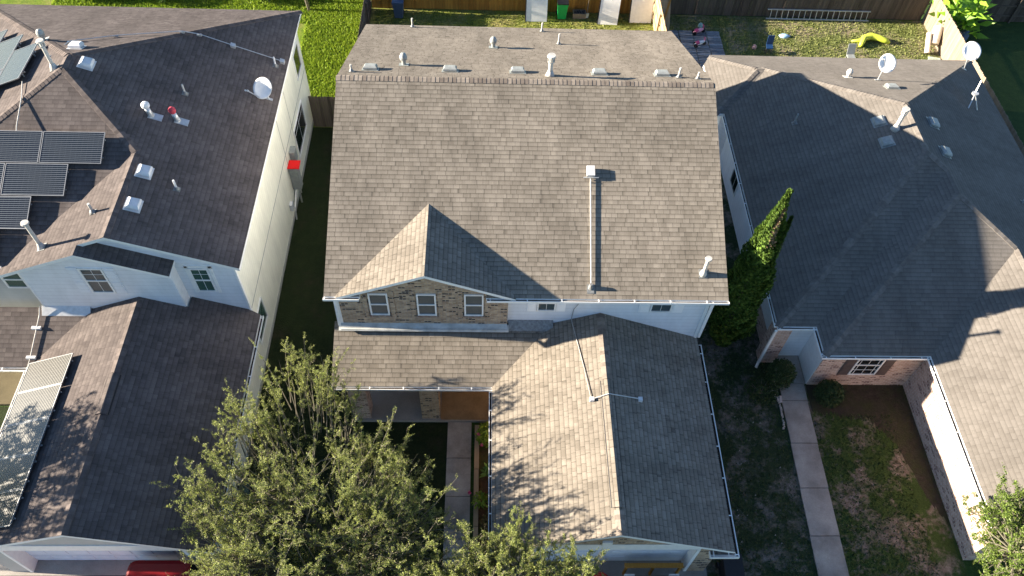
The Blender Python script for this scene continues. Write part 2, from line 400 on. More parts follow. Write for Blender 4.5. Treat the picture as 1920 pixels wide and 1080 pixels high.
sheet('main_driveway', rect(6.0, -14, 12.3, -6.4), .006, CONC2)
def slabs(name, rows, z=.05, mat=CONC):
    mb = MB()
    for a, b, c_, d in rows: mb.prism([(a[0], a[1], .0), (b[0], b[1], .0), (c_[0], c_[1], .0), (d[0], d[1], .0)], (0, 0, z))
    return mb.build(name, mat, kind='structure')
g = .012
slabs('right_walkway', [((16.3, .06 + g), (17.15, .06 + g), (17.15, 1.75), (16.3, 1.75))] + [((16.12 - .05 * i, y0 + g), (17.07 - .035 * i, y0 + g), (17.09 - .035 * i, y1 - g), (16.15 - .05 * i, y1 - g))
      for i, (y0, y1) in enumerate([(-.65, .06), (-2.36, -.65), (-4.04, -2.36), (-5.71, -4.04), (-7.4, -5.71), (-9.1, -7.4)])])
slabs('main_walkway', [((3.78, y0 + g), (4.62, y0 + g), (4.62, y1 - g), (3.78, y1 - g)) for y0, y1 in [(-2.97, -1.58), (-4.35, -2.97), (-5.8, -4.35), (-7.2, -5.8), (-8.6, -7.2)]])
# driveway joints
jb = MB()
for y in (-6.95, -8.3): jb.box((-10.3, y, .002), (-2.95, y + .025, .009))
for x in (-8.1, -6.0, -4.6): jb.box((x, -13, .002), (x + .02, -6.97, .0095))
jb.build('driveway_joint', m_plain("joint_dirt", (.06, .05, .045)), kind='structure')

# ---------------------------------------------------------------- main house
def gable_wall(mb, pts_xz, y0, y1, mi=0): mb.prism([(x, y0, z) for x, z in pts_xz], (0, y1 - y0, 0), mi)
MH = empty('main_house', (6.4, 7, 0), 'two-storey house with tan shingle roof, brick gable and attached garage, in the middle', 'house')
s = .42
def F(x, y): return (x, y, 5.5 + s * y)
def Bk(x, y): return (x, y, 5.5 + s * (13.9 - y))
roof('main_roof', [[F(0, 0), F(1.12, 0), F(1.12, .42), F(5.08, .42), F(5.08, 0), F(12.8, 0), F(12.8, 6.95), F(0, 6.95)],
                   [F(0, 6.95), F(12.8, 6.95), Bk(12.8, 13.9), Bk(0, 13.9)]], SH['main'], MH)
caps(MH, (-.01, 6.95, 8.419), (12.8, 6.95, 8.419), CAP['main'], dirs=(dn(0, -1, s), dn(0, 1, s)))
D0, D1, DX = .38, 6.02, 3.2; dz = 5.52
def DW(x, y): return (x, y, dz + s * (x - D0))
def DE(x, y): return (x, y, dz + s * (D1 - x))
dtop = dz + s * (DX - D0); dyv = (dtop - 5.5) / s
roof('dormer_roof', [[DW(D0, -.06), DW(DX, -.06), DW(DX, dyv), DW(D0, (dz - 5.5) / s)], [DE(DX, -.06), DE(D1, -.06), DE(D1, (dz - 5.5) / s), DE(DX, dyv)]], SH['main'], MH, .12)
mb = MB(); mb.prism([(.3, .4, 0), (.3, 13.5, 0), (.3, 13.5, 5.52), (.3, 6.95, 8.2), (.3, .4, 5.52)], (12.13, 0, 0)); mb.build('upper_wall', SIDE, MH)
mb = MB(); gable_wall(mb, [(.27, 0.02), (5.8, .02), (5.8, 5.36), (5.33, 5.36), (5.33, 5.62), (3.2, 6.54), (1.03, 5.62), (1.03, 5.36), (.27, 5.36)], .25, .52)
mb.build('brick_wall', BRICK, MH)
mb = MB(); mb.box((.28, .02, 3.50), (5.85, .25, 3.60)); mb.prism([(.2, .0, 3.555), (.2, .27, 3.67), (.2, .27, 3.655), (.2, .0, 3.54)], (5.6, 0, 0)); mb.build('flashing', m_plain('pale_flashing', (.52, .53, .50), .6, .25, .3, 0, 3), MH)
mb = MB(); mb.prism([(5.85, .12, 3.44), (5.85, .4, 3.70), (5.85, .4, 3.52), (5.85, .12, 3.40)], (1.5, 0, 0)); mb.build('flashing', FLASH, MH)
SOLD = m_brick("soldier_brick", (.20, .12, .09), (.33, .25, .18), (.3, .27, .24), .6)
for x0, x1 in ((1.33, 1.93), (2.86, 3.47), (4.38, 5.0)):
    cx = (x0 + x1) / 2
    window(MH, 'y', (cx, .25, 4.77), .62, 1.18, sill=SOLD, grid=False)
mb = MB()
for cx in (1.63, 3.165, 4.69):
    for sg in (-1, 1): mb.box((cx + sg * .44 - .075, .222, 4.0), (cx + sg * .44 + .075, .25, 5.50))
mb.build('window_surround', BRICK, MH)
window(MH, 'y', (7.07, .4, 4.72), .62, .9, shutters=SHW, sw=.30)
window(MH, 'y', (10.87, .4, 4.72), .72, .9, shutters=SHW, sw=.36)
# corner boards and fascia under the eave
mb = MB()
for A_, B_ in (((12.34, .37, 2.6), (12.45, .47, 5.4)), ((.27, .235, 2.6), (.35, .25, 5.40)), ((12.431, .47, 0), (12.45, .56, 5.4))): mb = MB(); mb.box(A_, B_); mb.build('corner_board', TRIM, MH)
gutter(MH, (-.02, -.005, 5.5), (1.10, -.005, 5.5), (0, -1)); gutter(MH, (5.1, -.005, 5.5), (12.82, -.005, 5.5), (0, -1))
downspout(MH, [(.12, -.05, 5.40), (.26, .2, 5.2), (.22, .2, 3.6)])
downspout(MH, [(12.3, -.05, 5.4), (12.5, .3, 5.1), (12.5, .36, 2.8)])
# garage wing and porch roof
gs = .414; gx, gz, hw = 8.9, 4.165, 3.587
def GW(x, y): return (x, y, gz - gs * (gx - x))
def GE(x, y): return (x, y, gz - gs * (x - gx))
pe = -1.62; pz = gz - gs * hw
def PP(x, y): return (x, y, pz + gs * (y - pe))
xw = gx - hw
yv = .395
roof('garage_roof', [[GW(xw, -7.07), GW(gx, -7.07), GW(gx, yv), GW(xw + (yv - pe), yv), GW(xw, pe)],
                     [GE(gx, -7.07), GE(gx + hw, -7.07), GE(gx + hw, .1), GE(gx + hw - .03, yv), GE(gx, yv)],
                     [PP(xw, pe), PP(xw + (yv - pe), yv), PP(0.02, yv), PP(.02, pe)]], SH['main'], MH)
caps(MH, (gx, -7.07, gz), (gx, -6.3, gz), CAP['main'], dirs=(dn(-1, 0, gs), dn(1, 0, gs)), name='ridge_cap')
caps(MH, (gx, -2.1, gz), (gx, .36, gz), CAP['main'], dirs=(dn(-1, 0, gs), dn(1, 0, gs)), name='ridge_cap')
def ridge_vent(parent, x, z, y0, y1, s, mat):
    mb = MB(); w = .18
    for sg in (-1, 1):
        mb.prism([(x, y0, z + .055), (x + sg * w, y0, z + .055 - s * w), (x + sg * w, y0, z + .03 - s * w), (x, y0, z + .03)], (0, y1 - y0, 0))
    v = mb.build('ridge_vent', mat, parent)
    b = MB()
    for sg in (-1, 1): b.prism([(x + sg * (w + .028), y0 + .01, z + .022 - s * (w + .028)), (x + sg * (w + .001), y0 + .01, z + .026 - s * w), (x + sg * (w + .001), y0 + .01, z - .03 - s * w), (x + sg * (w + .028), y0 + .01, z - .03 - s * w)], (0, y1 - y0 - .02, 0))
    b.build('vent_slot', BLACK, v); return v
ridge_vent(MH, gx, gz, -6.27, -2.14, gs, SH['main'])
gutter(MH, (-.0, pe - .005, pz), (5.72, pe - .005, pz), (0, -1))
gutter(MH, (gx + hw + .005, -7.2, pz), (gx + hw + .005, .12, pz), (1, 0))
gutter(MH, (xw - .005, -7.1, pz), (xw - .005, pe - .16, pz), (-1, 0), w=.075)
mb = MB(); mb.box((11.75, -7.2, pz - .20), (12.62, -7.185, pz - .10)); mb.box((11.75, -7.2, pz - .22), (12.62, -7.07, pz - .20)); mb.box((11.75, -7.185, pz - .2), (11.77, -7.0, pz - .10))
for x in (11.85, 12.3): mb.box((x, -7.19, pz - .105), (x + .03, -7.0, pz - .095))
mb.build('gutter', TRIM, MH)
mb = MB(); mb.prism([(11.8, -7.08, 2.50), (12.5, -7.08, 2.50), (12.5, -6.78, 2.62), (11.8, -6.78, 2.62)], (0, 0, -.05)); mb.build('eave_return', SH['main'], MH)
# garage walls: front brick gable with recessed door, side walls
mb = MB()
gable_wall(mb, [(5.62, 0), (6.5, 0), (6.5, 2.25), (11.62, 2.25), (11.62, 0), (12.2, 0), (12.2, 2.66), (8.9, 4.0), (5.62, 2.66)], -6.82, -6.54)
mb.box((5.62, -6.54, 0), (5.85, .4, 2.68)); mb.box((12.0, -6.54, 0), (12.2, .4, 2.62)); mb.build('garage_wall', BRICK, MH)
mb = MB(); mb.box((6.5, -6.835, 2.2), (11.62, -6.82, 2.62)); mb.box((6.5, -6.82, 2.13), (11.62, -6.5, 2.25)); mb.box((11.52, -6.84, 0), (11.62, -6.5, 2.13)); mb.box((6.5, -6.84, 0), (6.6, -6.5, 2.13)); mb.box((8.55, -6.88, 2.62), (8.85, -6.82, 2.95)); mb.build('door_surround', TRIM, MH)
def garage_door(parent, x0, x1, y, h, mat):
    d = MB()
    for i in range(4):
        z0 = .02 + i * h / 4; z1 = .02 + (i + 1) * h / 4 - .012; d.box((x0, y, z0), (x1, y + .05, z1))
        for j in range(8):
            a = x0 + (j + .12) * (x1 - x0) / 8; b = x0 + (j + .88) * (x1 - x0) / 8; d.box((a, y - .012, z0 + .09), (b, y, z1 - .09))
    dd = d.build('garage_door', mat, parent); return dd
garage_door(MH, 6.6, 11.52, -6.5, 2.1, SIDE)
# porch
mb = MB(); mb.box((.45, -1.58, 0.002), (5.6, .22, .13)); mb.build('porch_slab', PORCHC, MH); mb = MB(); mb.box((3.52, -1.54, .13), (5.28, .1, .136)); mb.build('porch_bounce_patch', m_concrete('orange_bounce_tint', (.36, .24, .13), .4), MH)  # thin orange slab paints bounced sunlight onto the right bay of the floor
mb = MB(); mb.box((2.86, -1.5, .13), (3.5, -.95, 2.5)); mb.build('porch_column', BRICK, MH)
mb = MB(); mb.box((.45, -1.5, .13), (1.05, -.95, 2.5)); mb.build('porch_column', PINK, MH)
mb = MB(); mb.box((.1, -1.5, 2.3), (5.6, -1.3, 2.56)); mb.build('porch_beam', TRIM, MH)
mb = MB(); mb.box((3.9, .19, .13), (4.8, .245, 2.2)); d_ = mb.build('front_door', m_plain("brown_door", (.12, .06, .035), .5), MH)
mb = MB(); mb.box((4.68, .15, 1.08), (4.72, .19, 1.2)); mb.build('handle', ALU, d_)
# white valley box etc. cable along the wall and garage roof
def cable(name, pts, r, mat, label, cat='cable', parts=()):
    mb = MB(); mb.tube(pts, r, 6); o = mb.build(name, mat, None, smooth=True); tag(o, label, cat); return o

# ---------------------------------------------------------------- left house
ls = .4
LH = empty('left_house', (-8, 6, 0), 'two-storey white sided house with brown roof and rooftop solar panels, at the left', 'house')
X0, X1, Y0, Y1 = -15.8, -2.8, 1.05, 14.7
def lE(x, y): return (x, y, 5.5 + ls * (X1 - x))
def lW(x, y): return (x, y, 5.5 + ls * (x - X0))
def lN(x, y): return (x, y, 5.5 + ls * (Y1 - y))
def lS(x, y): return (x, y, 5.5 + ls * (y - Y0))
def lw(x, y): return (x, y, 5.5 + ls * (x + 10.2))
P_N = (-9.3, 8.2); P_S = (-9.3, 7.55); W1 = (-6.5, 4.75)
roof('main_roof', [[lE(X1, Y0), lE(X1, Y1), lE(*P_N), lE(*P_S), lE(*W1), lE(-6.5, Y0)],
                   [lN(X1, Y1), lN(X0, Y1), lN(*P_N)], [lW(X0, Y1), lW(X0, Y0), lW(*P_S), lW(*P_N)],
                   [lS(*P_S), lS(X0, Y0), lS(-10.2, Y0), lS(*W1)],
                   [lw(-6.5, Y0), lw(*W1), lw(-10.2, Y0), lw(-10.2, .65), lw(-7.45, .65), lw(-7.45, Y0)]], SH['left'], LH)
zt = 5.5 + ls * 2.75
def lg(x, y): return (x, y, zt - ls * (x + 7.45))
roof('gable_roof', [[lg(-7.45, .652), lg(-4.88, .652), lg(-4.88, 1.36), lg(-7.45, 1.36)]], SH['left'], LH, .12)
c_ = CAP['left']; zp = 5.5 + ls * 6.5
caps(LH, (-9.3, 7.5, zp), (-9.3, 8.2, zp), c_, dirs=(dn(-1, 0, ls), dn(1, 0, ls)))
for a in ((X1, Y1), (X0, Y1)):
    sg = 1 if a[0] == X1 else -1
    caps(LH, (a[0], a[1], 5.5), (-9.3, 8.2, zp), c_, dirs=(Vector((sg, -1, -ls * 1)).normalized(), Vector((-sg, 1, -ls)).normalized()))
caps(LH, W1 + (5.5 + ls * 3.7,), (-9.3, 7.55, zp), c_, dirs=(Vector((1, 1, -ls)).normalized(), Vector((-1, -1, -ls)).normalized()))
caps(LH, (X0, Y0, 5.5), (-9.3, 7.55, zp), c_, dirs=(Vector((1, -1, -ls)).normalized(), Vector((-1, 1, -ls)).normalized()))
caps(LH, (-6.5, Y0, 5.5 + ls * 3.7), (-6.5, 4.7, 5.5 + ls * 3.7), c_, dirs=(dn(-1, 0, ls), dn(1, 0, ls)))
# walls
mb = MB(); mb.box((-15.5, 1.3, 0), (-3.1, 14.45, 5.47)); gable_wall(mb, [(-9.9, 5.47), (-3.1, 5.47), (-6.5, 6.83)], 1.3, 1.5); mb.build('wall', [SIDE], LH)
mb = MB(); mb.box((-3.1, 1.3, 0.), (-3.085, 14.45, 5.42)); mb.box((-3.1, -6.8, 0), (-3.085, 1.3, 2.6)); mb.build('side_wall', CREAM, LH)
mb = MB(); gable_wall(mb, [(-9.65, 3.3), (-4.98, 3.3), (-4.98, 5.56), (-7.45, 6.45), (-9.65, 5.58)], .86, 1.3); mb.build('gable_wall', SIDE, LH)
for A_, B_ in (((-4.98, .9, 3.4), (-4.965, 1.3, 5.5)), ((-3.12, 1.27, 2.6), (-3.06, 1.36, 5.42)), ((-9.68, .84, 3.4), (-9.64, .92, 5.5))): mb = MB(); mb.box(A_, B_); mb.build('corner_board', TRIM, LH)
mb = MB(); mb.prism([(-9.75, .60, 3.35), (-9.75, .86, 3.58), (-9.75, .86, 3.40), (-9.75, .60, 3.3)], (1.6, 0, 0)); mb.build('flashing', ALU, LH)
LAPW = m_siding("grey_lap_siding", (.45, .46, .45), .14)
mb = MB(); mb.box((-12.5, 1.24, 2.6), (-9.9, 1.30, 5.45)); mb.build('lap_wall', LAPW, LH)
window(LH, 'y', (-7.36, .86, 5.05), .75, 1.30, shutters=SIDE, sw=.34)
window(LH, 'y', (-4.25, 1.3, 4.55), .62, 1.25, glass=GGLASS, frame=TRIM, fw=.05)
window(LH, 'y', (-10.35, 1.24, 4.55), .7, .9, glass=GGLASS, grid=False)
mb = MB()
for a in ((-4.62, 5.2), (-3.86, 5.2)): mb.box((a[0] - .05, 1.275, 3.86), (a[0] + .05, 1.3, 5.3))
mb.box((-4.67, 1.275, 5.2), (-3.81, 1.3, 5.32)); mb.build('window_trim', TRIM, LH)
# side windows, +x facing
def winx(y0, y1, z0, z1, glass, grid=True): return window(LH, 'x', (-3.085, (y0 + y1) / 2, (z0 + z1) / 2), y1 - y0, z1 - z0, glass=glass, grid=grid, sash=False, outward=1)
winx(12.9, 14.0, 3.3, 4.55, DGLASS, False); winx(10.6, 12.7, .95, 2.45, DGLASS); winx(1.0, 2.3, 1.0, 2.2, GGLASS, False)
mb = MB()
for y in (8.9, 10.6): mb.box((-3.085, y, 1.2), (-3.075, y + .03, 5.42))
mb.box((-3.085, 1.35, 2.78), (-3.072, 14.45, 2.82)); mb.box((-3.085, -6.8, 0), (-3.06, 14.45, .18)); mb.build('trim_board', m_plain("grey_seam", (.38, .38, .35), .6), LH)
# low garage roof + porch
lx, lz, lhw = -6.35, 4.17, 3.59; lgs = .41; le = lz - lgs * lhw
def qW(x, y): return (x, y, lz - lgs * (lx - x))
def qE(x, y): return (x, y, lz - lgs * (x - lx))
xl = lx - lhw; lp = -1.0
def qP(x, y): return (x, y, le + lgs * (y - lp))
yv2 = .88
roof('garage_roof', [[qW(xl, -7.06), qW(lx, -7.06), qW(lx, yv2), qW(xl + yv2 - lp, yv2), qW(xl, lp)],
                     [qE(lx, -7.06), qE(lx + lhw, -7.06), qE(lx + lhw, 1.18), qE(-3.2, 1.32), qE(-4.9, 1.32), qE(-4.9, yv2), qE(lx, yv2)],
                     [qP(xl, lp), qP(xl + yv2 - lp, yv2), qP(-15.5, yv2), qP(-15.5, lp)]], SH['left'], LH)
caps(LH, (lx, -7.06, lz), (lx, -3.45, lz), c_, dirs=(dn(-1, 0, lgs), dn(1, 0, lgs))); caps(LH, (lx, -2.0, lz), (lx, .8, lz), c_, dirs=(dn(-1, 0, lgs), dn(1, 0, lgs)))
ridge_vent(LH, lx, lz, -3.42, -2.05, lgs, SH['left'])
gutter(LH, (lx + lhw + .005, -7.1, le), (lx + lhw + .005, 1.15, le), (1, 0))
gutter(LH, (xl - .005, -7.1, le), (xl - .005, lp - .16, le), (-1, 0)); gutter(LH, (-15.5, lp - .005, le), (xl - .05, lp - .005, le), (0, -1))
mb = MB(); gable_wall(mb, [(-9.65, 0), (-9.1, 0), (-9.1, 2.2), (-3.7, 2.2), (-3.7, 0), (-3.1, 0), (-3.1, 2.62), (-6.35, 3.98), (-9.65, 2.62)], -6.8, -6.5); mb.build('garage_front_wall', LAPW, LH)
for A_, B_ in (((-9.65, -6.5, 0), (-9.4, .86, 2.66)), ((-3.3, -6.5, 0), (-3.1, 1.3, 2.6))): mb = MB(); mb.box(A_, B_); mb.build('garage_wall', SIDE, LH)
mb = MB(); mb.box((-9.1, -6.83, 2.14), (-3.7, -6.78, 2.55)); mb.box((-9.1, -6.82, 0), (-9.0, -6.45, 2.14)); mb.box((-3.8, -6.82, 0), (-3.7, -6.45, 2.14)); mb.build('door_surround', TRIM, LH)
garage_door(LH, -9.0, -3.8, -6.45, 2.12, m_siding("blue_white_door", (.60, .68, .80), .5))
mb = MB(); mb.box((-15.5, -1.0, .0), (-9.66, .86, .12)); mb.build('porch_slab', m_concrete("tan_porch", (.12, .10, .06)), LH)

# ---------------------------------------------------------------- right house
rs = .42; E0 = 2.7
RH = empty('right_house', (22, 6, 0), 'single-storey pink brick house with grey hip roof, at the right', 'house')
def rW(x, y): return (x, y, E0 + rs * (x - 15.45))
def rE(x, y): return (x, y, E0 + rs * (27.95 - x))
def rN(x, y): return (x, y, E0 + rs * (16.06 - y))
def rA(x, y): return (x, y, E0 + rs * (y - .88))
def rB(x, y): return (x, y, E0 + rs * (x - 16.85))
def rC(x, y): return (x, y, E0 + rs * (y + .30))
def rD(x, y): return (x, y, E0 + rs * (x - 20.6))
P1 = (21.7, 9.81); P2 = (21.7, 7.13); P3 = (22.4, 6.43); P4 = (22.4, 5.25); P5 = (24.275, 3.375)
roof('main_roof', [[rW(15.45, .88), rW(*P2), rW(*P1), rW(15.45, 16.06)], [rN(15.45, 16.06), rN(*P1), rN(27.95, 16.06)],
                   [rA(15.45, .88), rA(16.85, .88), rA(*P3), rA(*P2)], [rB(16.85, .88), rB(16.85, -.3), rB(*P4), rB(*P3)],
                   [rC(16.85, -.3), rC(20.6, -.3), rC(*P5), rC(*P4)], [rD(20.6, -.3), rD(20.6, -6.75), rD(24.275, -6.75), rD(*P5)],
                   [rE(27.95, -6.75), rE(27.95, 16.06), rE(*P1), rE(*P2), rE(*P3), rE(*P4), rE(*P5), rE(24.275, -6.75)]], SH['right'], RH)
# bay roof at the rear left, a little proud of the west slope
bx0 = 15.05
def bW(x, y): return (x, y, E0 + rs * (x - bx0))
def bS(x, y): return (x, y, E0 + rs * (y - 12.0))
roof('bay_roof', [[bW(15.05, 12.0), bW(15.05, 15.3), bW(15.35, 15.76), bW(17.08, 14.03)],
                  [bS(15.05, 12.0), bS(17.08, 14.03), bS(17.48, 14.03), bS(15.45, 12.0)],
                  [rN(15.35, 15.76), rN(15.45, 16.06), rN(17.48, 14.03), rN(17.08, 14.03)]], SH['right'], RH, .13)
c_ = CAP['right']
caps(RH, bW(15.05, 12.0), bW(17.08, 14.03), c_, dirs=(Vector((-1, 1, -rs)).normalized(), Vector((1, -1, -rs)).normalized()))
def hcap(a, b, d1, d2): caps(RH, a, b, c_, dirs=(Vector(d1).normalized(), Vector(d2).normalized()))
hcap(rN(17.3, 14.21), rN(*P1), (1, 1, -rs), (-1, -1, -rs)); hcap(bW(15.35, 15.76), bW(17.08, 14.03), (1, 1, -rs), (-1, -1, -rs)); hcap(rE(27.95, 16.06), rE(*P1), (1, -1, -rs), (-1, 1, -rs))
hcap(rW(*P2), rW(*P1), (-1, 0, -rs), (1, 0, -rs)); hcap(rW(15.45, .88), rW(*P2), (-1, 1, -rs), (1, -1, -rs))
hcap(rC(16.85, -.3), rC(*P4), (-1, 1, -rs), (1, -1, -rs)); hcap(rC(*P5), rC(*P4), (1, 1, -rs), (-1, -1, -rs)); hcap(rA(*P3), rA(*P2), (1, 1, -rs), (-1, -1, -rs))
hcap(rD(24.275, -6.75), rD(*P5), (-1, 0, -rs), (1, 0, -rs))
mb = MB(); mb.box((15.85, 1.3, 0), (27.6, 15.7, 2.62)); mb.box((15.45, 12.25, 0), (15.85, 15.0, 2.62))
mb.prism([(15.45, 12.25, 0), (15.85, 11.85, 0), (15.85, 12.25, 0)], (0, 0, 2.62)); mb.prism([(15.45, 15.0, 0), (15.85, 15.0, 0), (15.85, 15.4, 0)], (0, 0, 2.62))
mb.build('wall', SIDE, RH)
mb = MB(); mb.box((17.2, .05, 0), (27.6, 1.3, 2.62)); mb.box((20.9, -6.5, 0), (27.6, .05, 2.62)); gable_wall(mb, [(20.9, 2.62), (27.6, 2.62), (24.25, 4.05)], -6.5, -6.3)
mb.box((15.55, 1.0, 0), (16.15, 1.5, 2.5)); mb.box((15.55, 3.4, 0), (15.86, 4.6, 2.6)); mb.build('brick_wall', PINK, RH)
for A_, B_ in (((17.18, .08, 0), (17.2, 1.9, 2.6)), ((15.81, 1.6, .9), (15.849, 3.3, 1.6))): mb = MB(); mb.box(A_, B_); mb.build('entry_wall', TRIM, RH)
mb = MB(); mb.box((15.80, 1.5, 0), (15.849, 3.4, .88)); mb.build('knee_wall', PINK, RH)
mb = MB(); mb.box((15.83, 1.6, 1.62), (15.849, 3.3, 2.45)); mb.build('recess_shade_panel', BLACK, RH)  # flat black panel paints the shade of a recess onto the wall
mb = MB(); mb.box((15.5, .95, 2.5), (17.2, 1.05, 2.62)); mb.build('porch_beam', TRIM, RH)
window(RH, 'y', (18.95, .05, 1.5), 1.0, 1.35, glass=DGLASS, grid=2, shutters=SHUT, sw=.38)
window(RH, 'x', (15.85, 9.4, 1.35), 1.0, 1.25, glass=DGLASS, sash=False, grid=True, outward=-1)
gutter(RH, (15.445, .9, E0), (15.445, 11.9, E0), (-1, 0)); gutter(RH, (15.45, .875, E0), (16.84, .875, E0), (0, -1)); gutter(RH, (16.845, -.3, E0), (16.845, .86, E0), (-1, 0), w=.1)
gutter(RH, (16.75, -.305, E0), (20.6, -.305, E0), (0, -1)); gutter(RH, (20.595, -6.75, E0), (20.595, -.32, E0), (-1, 0), w=.1)
downspout(RH, [(15.42, .8, 2.55), (15.5, .93, 2.3), (15.5, .93, .12), (15.4, .75, .05)])
mb = MB(); mb.box((20.88, -6.62, 2.35), (21.6, -6.5, 2.5)); mb.build('trim_board', TRIM, RH)

# ---------------------------------------------------------------- things fixed on the roofs
def zMf(x, y): return 5.5 + .42 * y
def zMb(x, y): return 5.5 + .42 * (13.9 - y)
def zLE(x, y): return 5.5 + .4 * (-2.8 - x)
def zLN(x, y): return 5.5 + .4 * (14.7 - y)
def zLW(x, y): return 5.5 + .4 * (x + 15.8)
def zLw(x, y): return 5.5 + .4 * (x + 10.2)
def zRN(x, y): return 2.7 + .42 * (16.06 - y)
def zRW(x, y): return 2.7 + .42 * (x - 15.45)
def zRE(x, y): return 2.7 + .42 * (27.95 - x)
def grad(zf, x, y): return ((zf(x + .1, y) - zf(x, y)) / .1, (zf(x, y + .1) - zf(x, y)) / .1)
def flash_on(parent, zf, x, y, r, mat=FLASH, r2=None):
    r2 = r2 or r; mb = MB(); t = [(x - r, y - r2), (x + r, y - r2), (x + r, y + r2), (x - r, y + r2)]
    mb.prism([(a, b, zf(a, b) + .004) for a, b in t], (0, 0, .012)); return mb.build('flashing', mat, parent)
def pipe_vent(x, y, zf, h, label, r=.035, mat=PVC, group='thin plumbing pipes'):
    z = zf(x, y); t = empty('pipe_vent', (x, y, z), label, 'vent pipe', group)
    flash_on(t, zf, x, y, .10, FLASH)
    mb = MB(); mb.tube([(x, y, z + .0), (x, y, z + .05), (x, y, z + .12)], [r * 2.6, r * 1.9, r * 1.15], 12); mb.build('boot', FLASH, t, smooth=True)
    mb = MB(); mb.tube([(x, y, z), (x, y, z + h)], r, 12); mb.build('pipe', mat, t)
    return t
def flue(x, y, zf, h, label, r=.07, mat=PVC, cr=.12, ch=.14, group='tall capped flue pipes'):
    z = zf(x, y); t = empty('flue_pipe', (x, y, z), label, 'flue', group)
    flash_on(t, zf, x, y, .14, FLASH)
    mb = MB(); mb.tube([(x, y, z - .02), (x, y, z + .10), (x, y, z + .22)], [r * 2.3, r * 1.7, r * 1.1], 14); mb.build('boot', mat, t, smooth=True)
    mb = MB(); mb.tube([(x, y, z), (x, y, z + h - ch)], r, 14); mb.build('pipe', mat, t)
    mb = MB(); T = z + h - ch; mb.tube([(x, y, T - .01), (x, y, T + .02)], cr * .8, 14); mb.tube([(x, y, T + ch - .05), (x, y, T + ch)], [cr, cr * .92], 16)
    for i in range(6):
        a = i * math.pi / 3; mb.beam((x + math.cos(a) * cr * .75, y + math.sin(a) * cr * .75, T + .015), (x + math.cos(a) * cr * .75, y + math.sin(a) * cr * .75, T + ch - .04), .03, .03)
    mb.tube([(x, y, T + .02), (x, y, T + ch - .05)], cr * .5, 10); mb.build('cap', mat, t)
    return t
def hood_vent(x, y, zf, h, label, mat=GREYV):
    z = zf(x, y); t = empty('hood_vent', (x, y, z), label, 'vent', 'short grey hooded vents')
    flash_on(t, zf, x, y, .17, mat)
    mb = MB(); mb.tube([(x, y, z - .02), (x, y, z + h * .55)], .075, 14); mb.build('pipe', mat, t)
    mb = MB(); T = z + h * .5; mb.tube([(x, y, T), (x, y, T + h * .22), (x, y, T + h * .42), (x, y, T + h * .5)], [.13, .135, .09, .03], 16); mb.build('hood', mat, t, smooth=False); return t
def box_vent(x, y, zf, w, d, h, label, mat, group):
    """low box hood lying on the slope; w across, d along the slope"""
    gx_, gy_ = grad(zf, x, y); z = zf(x, y); n = Vector((-gx_, -gy_, 1)).normalized(); up = Vector((gx_, gy_, gx_ * gx_ + gy_ * gy_)).normalized(); sd = up.cross(n)
    t = empty('box_vent', (x, y, z), label, 'roof vent', group); o = Vector((x, y, z))
    def q(a, b, c): return tuple(o + sd * a + up * b + n * c)
    mb = MB(); m = 1.25
    mb.prism([q(-w / 2 * m, -d / 2 * m, .004), q(w / 2 * m, -d / 2 * m, .004), q(w / 2 * m, d / 2 * m, .004), q(-w / 2 * m, d / 2 * m, .004)], n * .012); mb.build('base', mat, t)
    mb = MB(); a, b = w / 2, d / 2; e = .05; g_ = .035
    v = [q(-a, -b, g_), q(a, -b, g_), q(a, b, g_), q(-a, b, g_), q(-a, -b, h * .62), q(a, -b, h * .62), q(a, b, h * .55), q(-a, b, h * .55), q(-a + e, -b + e, h), q(a - e, -b + e, h), q(a - e, b - e * 1.6, h * .9), q(-a + e, b - e * 1.6, h * .9)]
    mb.add(v, [(0, 3, 2, 1), (0, 1, 5, 4), (1, 2, 6, 5), (2, 3, 7, 6), (3, 0, 4, 7), (4, 5, 9, 8), (5, 6, 10, 9), (6, 7, 11, 10), (7, 4, 8, 11), (8, 9, 10, 11)]); mb.build('hood', mat, t)
    mb = MB(); a -= .03; b -= .03; mb.prism([q(-a, -b, .01), q(a, -b, .01), q(a, b, .01), q(-a, b, .01)], n * .05); mb.build('throat', BLACK, t)
    return t
bg_ = 'low grey box vents along the rear of the middle roof'
for x, l in ((1.02, 'grey box vent on the middle roof, nearest the left end of the ridge'), (3.76, 'grey box vent on the middle roof, second from the left end of the ridge'),
             (6.1, 'grey box vent on the middle roof, just left of the tall capped flue'), (8.95, 'grey box vent on the middle roof, just right of the tall flue'),
             (11.15, 'grey box vent on the middle roof, nearest the right end beside a thin pipe')):
    box_vent(x, 7.82, zMb, .46, .34, .17, l, GREYV, bg_)
hood_vent(2.11, 8.42, zMb, .50, 'short grey hooded vent behind the ridge on the left half of the middle roof')
hood_vent(5.27, 10.85, zMb, .48, 'short grey hooded vent in the centre of the rear slope of the middle roof')
flue(7.2, 7.5, zMb, .86, 'tall pale capped flue just behind the ridge of the middle roof', r=.075, mat=PVC, cr=.15, ch=.26)
pipe_vent(.42, 7.5, zMb, .30, 'short thin pipe at the far left end of the middle roof ridge')
pipe_vent(1.95, 13.6, zMb, .42, 'thin pipe near the left end of the rear eave of the middle roof')
pipe_vent(7.29, 13.35, zMb, .42, 'thin pipe near the middle of the rear eave of the middle roof')
pipe_vent(7.83, 11.5, zMb, .48, 'thin bent pipe on the rear slope behind the tall flue of the middle roof')
pipe_vent(11.68, 7.6, zMb, .42, 'thin pipe touching the rightmost grey box vent of the middle roof')
pipe_vent(12.33, 7.5, zMb, .28, 'short thin pipe at the far right end of the middle roof ridge')
